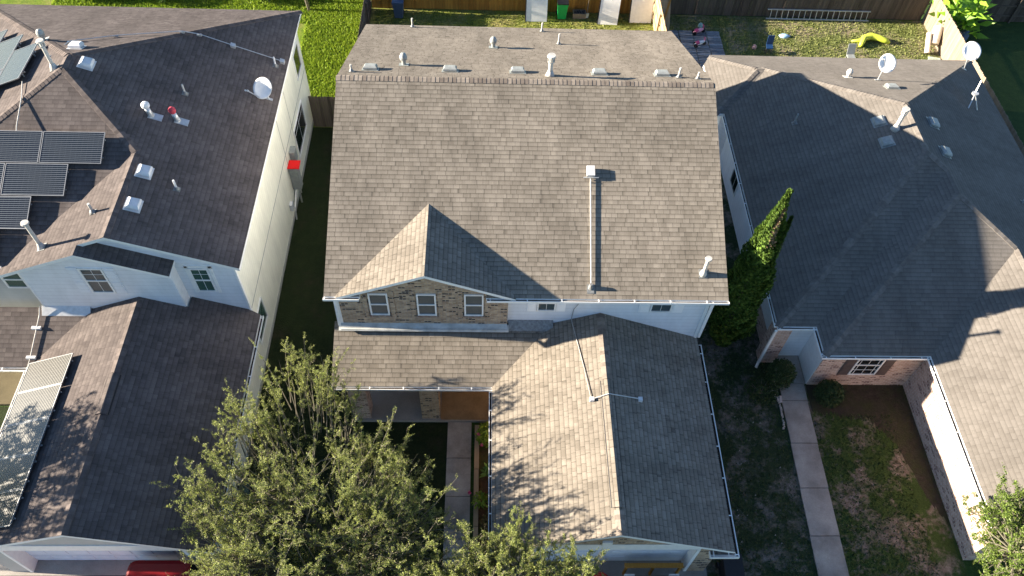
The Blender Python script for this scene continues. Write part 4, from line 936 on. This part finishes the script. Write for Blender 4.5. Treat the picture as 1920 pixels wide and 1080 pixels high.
# two rolls by the tan fence
t = tag(None or (lambda m: (m.tube([(28.35, 20.0, .12), (28.45, 20.85, .75)], [.13, .13], 14), m.build('rolled_mat', m_plain("cream_roll", (.70, .60, .48), .7), None))[1])(MB()), 'thin cream roll propped up, left of the fat one by the tan fence', 'roll')
t = tag((lambda m: (m.tube([(28.75, 20.45, .35), (28.95, 21.1, .95)], [.24, .24], 18), m.build('rolled_mat', m_plain("tan_roll", (.62, .55, .44), .7), None))[1])(MB()), 'fat tan roll leaning against the tan fence', 'roll')
mb = MB(); mb.prism([(28.2, 19.3, .012), (28.9, 19.2, .012), (29.0, 19.7, .012), (28.4, 19.85, .012)], (0, 0, .03)); tag(mb.build('stepping_stone', m_plain("pale_stone", (.38, .44, .38), .8), None), 'pale flat slab on the grass below the propped rolls', 'slab')

# ---------------------------------------------------------------- side yards
t = empty('utility_cabinet', (-2.8, 8.9, 0), 'red-topped utility cabinet with grey pipes on the cream side wall', 'utility cabinet')
mb = MB(); mb.box((-3.07, 8.75, .95), (-2.72, 9.1, 2.22)); mb.box((-3.07, 9.35, 1.9), (-2.85, 9.75, 2.5)); mb.build('cabinet', GREYV, t)
mb = MB(); mb.box((-3.1 + .03, 8.68, 2.23), (-2.60, 9.15, 2.27)); mb.build('lid', m_plain("bright_red_paint", (.80, .01, .01), .5, .04), t)
mb = MB(); mb.tube([(-2.98, 8.8, .9), (-2.98, 8.1, .55), (-2.98, 7.9, 0)], .03, 8); mb.tube([(-2.9, 8.95, .95), (-2.9, 8.9, 0)], .04, 8); mb.tube([(-3.0, 9.5, 1.9), (-3.0, 9.45, 0)], .025, 8); mb.build('pipe', ALU, t)
mb = MB(); mb.box((-3.07, 7.7, .75), (-2.95, 7.95, 1.1)); mb.build('meter', WHITEV, t)
t = empty('hose_reel', (-2.85, -4.2, 0), 'dark hose reel with coiled hose against the white garage side wall', 'hose reel')
mb = MB()
for k_ in range(7): mb.tube([(-2.95 + .045 * k_, -4.2 + .22 * math.cos(q), .42 + .22 * math.sin(q)) for q in [i * math.pi / 6 for i in range(13)]], .022, 6, cap=False)
mb.build('hose', m_plain("green_grey_hose", (.09, .13, .11), .5), t)
mb = MB(); mb.tube([(-3.06, -4.2, .42), (-2.6, -4.2, .42)], .05, 8); mb.beam((-2.62, -4.4, 0), (-2.62, -4.2, .42), .04, .04); mb.beam((-2.62, -4.0, 0), (-2.62, -4.2, .42), .04, .04); mb.build('frame', BLACK, t)
mb = MB(); mb.tube([(-3.05, -3.6, 1.0), (-2.95, -3.6, 1.0), (-2.93, -3.75, .9), (-2.9, -4.0, .6)], .018, 6); mb.build('tap_hose', BLACK, t)
# porch: timber edging, flower bed plants
mb = MB()
for y0, y1 in ((-3.4, -1.75), (-5.4, -3.42), (-7.0, -5.42)): mb.box((4.74, y0, 0), (4.90, y1, .14))
tag(mb.build('timber_edging', m_wood('pale_timber', (.24, .16, .09), (.48, .34, .21)), None), 'pale tan timber edging along the walkway to the porch', 'edging')
sheet('flower_bed', rect(4.9, -6.8, 5.62, -1.6), .012, m_grass("bed_soil", (.06, .08, .02), (.14, .13, .04), (.20, .10, .05), .55))
def leafy(name, x, y, z, r, h, n, leafmat, label, cat='plant', ls_=.09, stem=True, flowers=None, rw=.45):
    t = empty(name, (x, y, z), label, cat); mb = MB(); sb = MB()
    for i in range(n):
        a = random.uniform(0, 6.283); rr = r * math.sqrt(random.random()); hh = h * random.uniform(.25, 1) * (1 - .35 * (rr / r) ** 2)
        p = Vector((x + rr * math.cos(a), y + rr * math.sin(a), z + hh)); d = Vector((random.gauss(0, 1), random.gauss(0, 1), random.gauss(.5, .6))).normalized(); s_ = d.orthogonal().normalized(); L = ls_ * random.uniform(.6, 1.3)
        mb.add([p, p + d * L * .5 + s_ * L * rw, p + d * L, p + d * L * .5 - s_ * L * rw], [(0, 1, 2, 3)])
    for i in range(9):
        a = random.uniform(0, 6.283); sb.tube([(x, y, z), (x + r * .4 * math.cos(a), y + r * .4 * math.sin(a), z + h * .5), (x + r * .75 * math.cos(a), y + r * .75 * math.sin(a), z + h * .85)], [.012, .009, .004], 4)
    mb.build('foliage', leafmat, t, uv=False); sb.build('stem', m_bark, t, uv=False)
    if flowers:
        for fx, fy, fz in flowers:
            fb = MB()
            for k_ in range(14):
                d = Vector((random.gauss(0, 1), random.gauss(0, 1), random.gauss(0, 1))).normalized(); q = Vector((fx, fy, fz)) + d * .02; s_ = d.orthogonal().normalized() * .04; u_ = d.cross(s_).normalized() * .04; fb.add([q - s_, q + d * .04 - u_, q + s_, q + d * .04 + u_], [(0, 1, 2, 3)])
            fb.build('flower', PNK, t, uv=False)
    return t
m_bark = m_plain("bark", (.22, .19, .15), .9, .3)
LF_BUSH = m_island("bush_leaves_dark", (.018, .035, .010), (.055, .085, .02), .6, .3, .15)
LF_LIME = m_island("flower_bush_leaves", (.12, .20, .02), (.38, .45, .05), .6, .3, .3)
LF_FERN = m_island("broad_leaves", (.08, .16, .03), (.25, .38, .08), .5, .3, .3)
leafy('flowering_bush', 5.22, -2.25, .02, .42, .75, 900, LF_LIME, 'lime green bush with a pink flower beside the porch gutter', ls_=.08, flowers=[(4.88, -2.3, .55), (5.0, -2.6, .35)])
leafy('bed_plant', 5.3, -3.6, .02, .2, .55, 40, LF_FERN, 'broad-leaved plant below the flowering bush in the bed', ls_=.3, rw=.16)
leafy('bed_plant', 4.95, -4.6, .02, .26, .6, 180, LF_LIME, 'yellow-green plant spilling over the timber edging', ls_=.11, rw=.3, flowers=[(4.6, -4.3, .25)])
leafy('bed_plant', 5.3, -5.3, .02, .3, .5, 260, m_island("rusty_leaves", (.12, .05, .02), (.25, .20, .05), .6, .3, .2), 'rusty brown plant at the near end of the flower bed', ls_=.09)
leafy('round_bush', 17.78, -.55, 0, .50, .95, 3600, LF_BUSH, 'round clipped dark bush under the shuttered window of the brick house', 'bush', ls_=.06)
leafy('round_bush', 16.05, .15, 0, .50, 1.35, 3600, LF_BUSH, 'tall dark bush beside the brick entry column', 'bush', ls_=.06)
leafy('low_plant', 15.35, -.35, 0, .6, .45, 700, LF_BUSH, 'sprawling dark plant at the foot of the downspout of the brick house', ls_=.08)
leafy('broadleaf_plant', 30.3, 21.9, 0, 1.0, 2.6, 260, m_island("banana_leaves", (.12, .25, .02), (.35, .55, .06), .45, .35, .35), 'bright banana-like plant rising behind the tan fence at the top right', ls_=.85, rw=.16)
blob('plant_pot', 30.6, 21.2, .28, .28, .8, m_plain("blue_grey_pot", (.10, .14, .20), .5), 'blue-grey pot standing behind the tan fence under the bright plant', 'pot')
# bricks lying by the walkway
for i, (x, y, r, l) in enumerate([(15.93, -.55, .35, 'left one of two pale bricks lying beside the walkway'), (16.06, -.6, -.1, 'right one of two pale bricks lying beside the walkway')]):
    mb = MB(); c, sn = math.cos(r), math.sin(r)
    mb.box((-.04, -.13, 0), (.04, .13, .08)); mb.box((-.035, -.125, .08), (.035, .125, .085)); mb.v = [(x + a * c - b * sn, y + a * sn + b * c, z + .004) for a, b, z in mb.v]; tag(mb.build('loose_brick', m_plain("pale_brick", (.55, .46, .42), .8), None), l, 'brick', 'loose bricks by the walkway')
# rubble border along the left edge of the walkway, litter in the side yard
mb = MB()
for i in range(46):
    y = 1.6 - i * .075; x = 16.08 - .01 * i * .3 + random.uniform(-.03, .03); w = random.uniform(.02, .045); mb.prism([(x - w, y - w, 0), (x + w, y - w * .6, 0), (x + w * .8, y + w, 0), (x - w * .7, y + w * .8, 0)], (0, 0, random.uniform(.03, .07)))
for i in range(40):
    x = random.uniform(13.2, 16); y = random.uniform(-6, 3.5); w = random.uniform(.01, .03); mb.prism([(x - w, y - w, 0.004), (x + w, y - w * .6, .004), (x + w * .8, y + w, .004)], (0, 0, .03))
o = mb.build('rubble', m_plain("pale_rubble", (.38, .34, .3), .9)); tag(o, kind='stuff', label='pale stones scattered along the walkway edge and side yard', cat='rubble')

# ---------------------------------------------------------------- vehicles and front drive
def car(name, x, y, rz, paint, label, L=4.6, Wd=1.82, H=1.62, cat='car'):
    t = empty(name, (x, y, 0), label, cat, rz=rz)
    def lb(mb): mb.v = [(a + x, b + y, c_) for a, b, c_ in mb.v]; return mb
    def sec(pts, w, ins, bot):   # side profile lofted with rounded shoulders
        mb = MB(); n = len(pts); ring = []
        for sx, k_ in ((-1, 0), (-1, 1), (1, 1), (1, 0)):
            for (yy, zz) in pts: ring.append((sx * (w / 2 - ins * k_), yy * (1 - .006 * k_), zz + (.05 * k_)))
        mb.v = ring; f = []
        for s_ in range(3):
            for i in range(n): j = (i + 1) % n; f.append((s_ * n + i, s_ * n + j, (s_ + 1) * n + j, (s_ + 1) * n + i))
        f.append(tuple(range(n - 1, -1, -1))); f.append(tuple(3 * n + i for i in range(n))); mb.f = f; mb.m = [0] * len(f); return mb
    low = [(-L / 2, .35), (-L / 2, .8), (-L / 2 + .25, .92), (L * .22, 1.0), (L / 2 - .15, .82), (L / 2, .6), (L / 2, .35)]
    lb(sec(low, Wd, .09, .3)).build('body', paint, t)
    mb = MB(); yb, yf = -L / 2 + .22, L * .24; z0, z1 = .98, H; w0, w1 = Wd / 2 - .07, Wd / 2 - .24
    v = [(-w0, yb, z0), (w0, yb, z0), (w0, yf, z0), (-w0, yf, z0), (-w1, yb + .10, z1 - .04), (w1, yb + .10, z1 - .04), (w1, yf - .8, z1 - .04), (-w1, yf - .8, z1 - .04)]
    mb.add(v, [(0, 1, 5, 4), (1, 2, 6, 5), (2, 3, 7, 6), (3, 0, 4, 7), (4, 5, 6, 7), (3, 2, 1, 0)]); lb(mb).build('window_glass', DGLASS, t)
    mb = MB(); N = 6; pts = []
    cx0, cx1, cy0, cy1, rr = -w1 - .03, w1 + .03, yb + .03, yf - .74, .22
    for (qx, qy, a0) in ((cx1 - rr, cy1 - rr, 0), (cx0 + rr, cy1 - rr, 90), (cx0 + rr, cy0 + rr, 180), (cx1 - rr, cy0 + rr, 270)):
        for i in range(N + 1): a = R_(a0 + 90 * i / N); pts.append((qx + rr * math.cos(a), qy + rr * math.sin(a)))
    m_ = len(pts); mb.v = [(a, b, z1 - .05) for a, b in pts] + [(a * .985, b * .985 + (cy0 + cy1) / 2 * .015, z1) for a, b in pts] + [(a * .9, b * .9 + (cy0 + cy1) / 2 * .1, z1 + .03) for a, b in pts]
    mb.f = [(k_ * m_ + i, k_ * m_ + (i + 1) % m_, (k_ + 1) * m_ + (i + 1) % m_, (k_ + 1) * m_ + i) for k_ in (0, 1) for i in range(m_)] + [tuple(2 * m_ + i for i in range(m_))]; mb.m = [0] * len(mb.f); lb(mb).build('roof', paint, t, smooth=False)
    for sx in (-1, 1):
        for yy in (-L * .31, L * .31):
            mb = MB(); mb.tube([(sx * (Wd / 2 - .2), yy, .34), (sx * (Wd / 2 + .01), yy, .34)], .34, 20); wh = lb(mb).build('wheel', BLACK, t)
            mb = MB(); mb.tube([(sx * (Wd / 2 + .0), yy, .34), (sx * (Wd / 2 + .02), yy, .34)], .2, 14); lb(mb).build('rim', ALU, wh)
        mb = MB(); mb.box((sx * Wd * .38 - .16, L / 2 - .04, .62), (sx * Wd * .38 + .16, L / 2 + .012, .76)); lb(mb).build('headlight', TRIM, t)
        mb = MB(); mb.box((sx * Wd * .41 - .1, -L / 2 - .012, .62), (sx * Wd * .41 + .1, -L / 2 + .04, .85)); lb(mb).build('tail_light', m_plain("tail_red", (.5, .01, .01), .3), t)
        mb = MB(); mb.box((sx * (Wd / 2 + .1) - .08, yf - .5, 1.0), (sx * (Wd / 2 + .1) + .08, yf - .4, 1.14)); lb(mb).build('mirror', paint, t)
    return t
RED = m_plain("dark_red_car_paint", (.20, .008, .012), .25, .05, .5); BLK = m_plain("black_car_paint", (.012, .012, .014), .25, .05, .5)
car('parked_car', -4.5, -9.12, math.pi, RED, 'dark red car parked in front of the left garage door', L=4.8, Wd=2.25, H=1.72)
car('parked_car', 10.35, -9.45, 0, BLK, 'black car parked in front of the middle garage, mostly out of frame', L=4.6, Wd=1.85, H=1.5)
mb = MB(); mb.box((9.5, -6.98, .84), (11.35, -6.84, .90)); 
for x in (9.55, 10.4, 11.26): mb.box((x, -6.96, .0), (x + .06, -6.88, .84))
tag(mb.build('wooden_rack', WOODO, None), 'low orange wooden rack in front of the middle garage door', 'rack')
blob('red_tub', 8.8, -7.25, .34, .3, .75, m_plain("glossy_red_plastic", (.55, .01, .012), .25), 'glossy red rounded tub in the shade by the middle garage door', 'tub', n=18)
wheelie_bin(12.9, -6.95, BLACK, BLACK, 'black wheeled bin beside the right corner of the middle garage', h=.95)

# ---------------------------------------------------------------- trees
def tree(name, base, fork, crown_c, crown_r, nb, label, leaf, n_leaf, seed, shoots=30, up=.5, leaf_l=.055, trunk_r=.16, group=None, cat='tree', twigs=7, shoot_len=(.8, 1.8), density=None, shoot_area=None, limbs_n=6):
    rnd = random.Random(seed); t = empty(name, (base[0], base[1], 0), label, cat, group)
    wood = MB(); lv = []; lf = []; B = Vector(base); Fk = Vector(fork); C_ = Vector(crown_c); R3 = Vector(crown_r)
    tr = MB(); mid = B.lerp(Fk, .5) + Vector((rnd.uniform(-.1, .1), rnd.uniform(-.1, .1), 0)); tr.tube([B - Vector((0, 0, .05)), mid, Fk], [trunk_r * 1.25, trunk_r, trunk_r * .85], 12); tr.build('trunk', m_bark, t, smooth=True)
    limbs = []
    for i in range(limbs_n):
        a = i * 2.4 + rnd.uniform(-.3, .3); e = C_ + Vector((math.cos(a) * R3.x * .55, math.sin(a) * R3.y * .55, rnd.uniform(-.2, .45) * R3.z)); m1 = Fk.lerp(e, .45) + Vector((rnd.uniform(-.25, .25), rnd.uniform(-.25, .25), .25))
        pts = [Fk, m1, e]; limbs.append(pts); wood.tube(pts, [trunk_r * .55, trunk_r * .36, trunk_r * .18], 7)
    segs = [(p[k_], p[k_ + 1]) for p in limbs for k_ in range(2)]
    def leaves(a, b, n, spread):
        d = (b - a)
        for _ in range(n):
            p = a + d * rnd.random() + Vector((rnd.gauss(0, spread), rnd.gauss(0, spread), rnd.gauss(0, spread)))
            q = Vector((rnd.gauss(0, 1), rnd.gauss(0, 1), rnd.gauss(.35, .8))).normalized(); s_ = q.orthogonal(); s_ = (s_ * math.cos(rnd.random() * 6.28) + q.cross(s_) * math.sin(rnd.random() * 6.28)).normalized()
            L = leaf_l * rnd.uniform(.65, 1.35); k0 = len(lv)
            lv.extend([tuple(p), tuple(p + q * L * .5 + s_ * L * .22), tuple(p + q * L), tuple(p + q * L * .5 - s_ * L * .22)]); lf.append((k0, k0 + 1, k0 + 2, k0 + 3))
    per = max(1, int(n_leaf / (nb * twigs + shoots * 12)))
    def twigset(pts, rad, nt, tl):
        for _ in range(nt):
            u = rnd.uniform(.3, 1.) * (len(pts) - 1); k_ = min(int(u), len(pts) - 2); p = pts[k_].lerp(pts[k_ + 1], u - k_); d = (pts[k_ + 1] - pts[k_]).normalized()
            q = (d * .6 + Vector((rnd.gauss(0, .6), rnd.gauss(0, .6), rnd.gauss(.3, .5)))).normalized() * tl * rnd.uniform(.5, 1.2)
            m_ = p + q * .5 + Vector((rnd.gauss(0, .04), rnd.gauss(0, .04), 0)); e = p + q; wood.tube([p, m_, e], [rad * .45, rad * .3, .002], 3, cap=False); leaves(p + q * .1, e, int(per * rnd.uniform(.3, 1.9)), .012 + .018 * tl)
    for i in range(nb):
        while True:
            v = Vector((rnd.uniform(-1, 1), rnd.uniform(-1, 1), rnd.uniform(-1, 1)))
            if .25 < v.length < 1: break
        v = v.normalized() * (v.length ** .45); lump = 1 + .22 * math.sin(v.x * 5 + seed) * math.cos(v.y * 6) + .12 * math.sin(v.z * 9 + v.x * 7)
        T = C_ + Vector((v.x * R3.x, v.y * R3.y, v.z * R3.z)) * lump
        if density and rnd.random() > density(T): continue
        best = min(segs, key=lambda s_: ((s_[0] + s_[1]) / 2 - T).length + rnd.uniform(0, .8)); s0 = best[0].lerp(best[1], rnd.random())
        m1 = s0.lerp(T, .5) + Vector((rnd.gauss(0, .15), rnd.gauss(0, .15), .12)); ov = (T - C_).normalized(); T2 = T + (Vector((ov.x * .45, ov.y * .45, 1)) + Vector((rnd.gauss(0, .2), rnd.gauss(0, .2), 0))) * up * rnd.uniform(.15, 1.)
        pts = [s0, m1, T, T2]; rb = .022 + .01 * rnd.random(); wood.tube(pts, [rb, rb * .7, rb * .4, .003], 4, cap=False); twigset(pts, rb * .6, twigs, .32)
    for i in range(shoots):
        a = rnd.uniform(0, 6.283); rr = math.sqrt(rnd.random()) * .95
        p = shoot_area(rnd) if shoot_area and rnd.random() < .75 else C_ + Vector((math.cos(a) * R3.x * rr, math.sin(a) * R3.y * rr, R3.z * math.sqrt(max(.05, 1 - rr * rr)) * .75))
        L = rnd.uniform(*shoot_len); d = Vector((rnd.gauss(0, .28), rnd.gauss(.18 if p.z < 3.8 else .05, .26), 1)).normalized(); out = (p - C_); out.z = 0; d = (d + out * .10).normalized()
        m1 = p + d * L * .5 + Vector((rnd.gauss(0, .06), rnd.gauss(0, .06), 0)); e = p + d * L; st = p - d * .8 + (C_ - p).normalized() * .25; wood.tube([st, p, m1, e], [.02, .014, .009, .002], 4, cap=False); twigset([p - d * .3, p, m1, e], .012, 12, .26)
    wood.build('branches', m_bark2, t, uv=False)
    me = bpy.data.meshes.new('foliage'); off = Vector((base[0], base[1], 0)); me.from_pydata([tuple(Vector(q) - off) for q in lv], [], lf); me.materials.append(leaf); me.update(); o = bpy.data.objects.new('foliage', me); COL.objects.link(o); o.parent = t
    return t
m_bark2 = m_plain("pale_bark", (.13, .12, .085), .85, .25)
LEAF = m_island("tree_leaves", (.06, .09, .022), (.42, .46, .13), .5, .35, .4, 3)
LEAF2 = m_island("right_tree_leaves", (.05, .09, .015), (.20, .28, .05), .5, .35, .35, 3)
CYP = m_island("cypress_foliage", (.035, .07, .014), (.15, .24, .04), .8, .2, .2, 4)
def sa(rnd):
    c = rnd.choice([(-.9, -1.9, 3.5), (-.5, -2.2, 3.6), (.2, -2.3, 3.5), (.7, -2.8, 3.0), (-1.3, -3.0, 3.5), (-.2, -2.9, 3.6), (-2.0, -3.6, 3.4), (1.4, -4.2, 2.5), (2.2, -4.6, 2.5), (2.9, -5.2, 2.6), (-2.5, -4.6, 3.5), (3.0, -6.4, 3.9), (-2.6, -5.8, 3.9), (1.4, -6.0, 3.9), (-1.6, -4.0, 3.6)])
    return Vector((c[0] + rnd.gauss(0, .3), c[1] + rnd.gauss(0, .3), c[2] + rnd.gauss(0, .2)))
tree('front_yard_tree', (.9, -7.3, 0), (.8, -7.2, 1.5), (.1, -7.2, 3.3), (3.4, 3.5, 1.25), 860, 'large airy green tree in front of the middle house porch', LEAF, 380000, 3, shoots=230, up=1.0, leaf_l=.036, trunk_r=.17, shoot_area=sa, twigs=10, shoot_len=(.7, 1.6), limbs_n=9, density=lambda T: .3 if (T.x > 1.4 and T.y > -5.8) else (.4 if T.y > -4.9 else (.75 if T.y > -5.9 else 1.)))
tree('front_yard_tree', (6.6, -9.4, 0), (6.6, -9.3, 1.9), (5.7, -8.5, 3.4), (2.5, 1.5, 1.0), 290, 'smaller sparse tree in front of the middle garage door', LEAF, 140000, 5, shoots=60, up=1.0, leaf_l=.04, trunk_r=.08, twigs=8)
tree('front_yard_tree', (21.2, -8.0, 0), (21.2, -7.9, 1.8), (21.1, -7.3, 3.3), (1.9, 1.8, 1.5), 230, 'bushy green tree at the lower right corner by the brick garage', LEAF2, 70000, 9, shoots=30, up=.5, leaf_l=.058, trunk_r=.13, shoot_len=(.4, .9))
tree('front_yard_tree', (-14.6, -6.4, 0), (-14.6, -6.3, 2.5), (-14.2, -5.0, 5.2), (2.2, 2.6, 1.7), 170, 'tree beyond the left edge whose shadow falls on the garage panels', LEAF, 16000, 12, shoots=16, up=.5, leaf_l=.11, trunk_r=.18)
tree('young_tree', (-4.45, 22.6, 0), (-4.7, 22.9, 2.4), (-5.0, 24.2, 4.4), (1.4, 1.2, 1.2), 60, 'slender young tree on the bright lawn at the top left', LEAF, 6000, 14, shoots=5, trunk_r=.07, leaf_l=.09)
tree('young_tree', (-8.6, 23.6, 0), (-8.8, 23.8, 2.3), (-9.0, 25.2, 4.0), (1.6, 1.2, 1.2), 60, 'second slender tree behind the left roof at the top edge', LEAF, 6000, 15, shoots=5, trunk_r=.08, leaf_l=.09)
# italian cypress between the houses
def cypress(x, y, h, r, seed):
    rnd = random.Random(seed); t = empty('cypress_tree', (x, y, 0), 'tall pointed cypress between the middle and right houses, tip in sun', 'tree')
    mb = MB(); mb.tube([(x, y, 0), (x, y, h * .8)], [.11, .03], 8); mb.build('trunk', m_bark, t)
    def rad(z): q = z / h; return r * (min(1, (q * 6) ** .5) if q < .17 else 1) * max(0.03, (1 - max(0, (q - .35) / .65) ** 1.35))
    fb = MB(); br = MB(); N = 30000
    for i in range(N):
        z = h * (rnd.random() ** 1.15) * .99 + .1; a = rnd.uniform(0, 6.283); lump = 1 + .13 * math.sin(3 * a + z * 2.1) + .10 * math.sin(7 * a - z * 4.3)
        R0 = rad(z) * lump; dx = 0.
        if z > h * .72 and abs(((a - 5.6 + 3.14159) % 6.283) - 3.14159) < .6: R0 *= .45   # notch in the tip
        rr = R0 * (1 - .45 * rnd.random() ** 2.2); p = Vector((x + rr * math.cos(a), y + rr * math.sin(a), z)); o = Vector((math.cos(a), math.sin(a), 0))
        d = (Vector((0, 0, 1)) + o * .35 + Vector((rnd.gauss(0, .25), rnd.gauss(0, .25), 0))).normalized(); s_ = (d.cross(o)).normalized(); s_ = (s_ + o * rnd.gauss(0, .6)).normalized(); L = rnd.uniform(.08, .17)
        tgt = br if (z > h * .74 and z < h * .92 and abs(((a - 4.9 + 3.14159) % 6.283) - 3.14159) < .55 and rnd.random() < .8) else fb
        tgt.add([p, p + d * L * .5 + s_ * L * .28, p + d * L, p + d * L * .5 - s_ * L * .28], [(0, 1, 2, 3)])
    # side leader
    for i in range(2600):
        u = rnd.random(); z = h * (.62 + .23 * u); rr = .22 * (1 - u) + .03; a = rnd.uniform(0, 6.283); c = Vector((x + .42 + .10 * u, y + .1, z)); p = c + Vector((math.cos(a), math.sin(a), 0)) * rr * rnd.uniform(.6, 1); d = Vector((rnd.gauss(0, .25), rnd.gauss(0, .25), 1)).normalized(); s_ = d.orthogonal().normalized(); L = rnd.uniform(.08, .15)
        fb.add([p, p + d * L * .5 + s_ * L * .28, p + d * L, p + d * L * .5 - s_ * L * .28], [(0, 1, 2, 3)])
    fb.build('crown', CYP, t, uv=False); br.build('dead_foliage', m_island("dead_cypress", (.16, .12, .07), (.36, .27, .18), .9), t, uv=False)
cypress(14.2, 1.9, 8.5, .76, 4)

# hedge shrubs behind the left house, seen along the top edge
for i, (x, y) in enumerate([(-16.5, 23.7), (-14.6, 23.8), (-12.4, 23.6), (-7.0, 23.9)]):
    leafy('back_shrub', x, y, 0, .9, 1.1, 900, LF_BUSH if i % 2 else LEAF2, ['dark shrub at the top left corner behind the left roof', 'green shrub second from the top left corner', 'green shrub in the middle of the strip behind the left roof', 'dark shrub right of the slender tree behind the left roof'][i], 'shrub', ls_=.13)

# grass tufts that catch the low sun
def tufts(name, zones, mat, label, seed=1, hh=(.04, .11)):
    rnd = random.Random(seed); v = []; f = []
    for x0, y0, x1, y1, n in zones:
        for _ in range(n):
            x = rnd.uniform(x0, x1); y = rnd.uniform(y0, y1); h = rnd.uniform(*hh); a = rnd.uniform(0, 6.283); w = rnd.uniform(.02, .045); k_ = len(v)
            v += [(x - w * math.cos(a), y - w * math.sin(a), .0), (x + w * math.cos(a), y + w * math.sin(a), 0), (x + rnd.gauss(0, .03), y + rnd.gauss(0, .03), h)]; f.append((k_, k_ + 1, k_ + 2))
    me = bpy.data.meshes.new(name); me.from_pydata(v, [], f); me.materials.append(mat); me.update(); o = bpy.data.objects.new(name, me); COL.objects.link(o); tag(o, label, 'grass', None, 'stuff')
tufts('grass', [(-4.5, 13.8, -1.3, 24.2, 26000), (-18, 21.5, -4.5, 24.2, 16000)], m_island("lush_blades", (.10, .19, .015), (.34, .44, .04), .6, .3, .35), 'bright lush grass blades on the left back lawn', 1, (.05, .14))
tufts('grass', [(-1, 17, 14, 22.9, 12000), (14.2, 16, 29, 22.9, 20000)], m_island("yard_blades", (.08, .11, .025), (.26, .28, .09), .6, .3, .3), 'short grass blades on the middle and right back lawns', 2, (.03, .08))

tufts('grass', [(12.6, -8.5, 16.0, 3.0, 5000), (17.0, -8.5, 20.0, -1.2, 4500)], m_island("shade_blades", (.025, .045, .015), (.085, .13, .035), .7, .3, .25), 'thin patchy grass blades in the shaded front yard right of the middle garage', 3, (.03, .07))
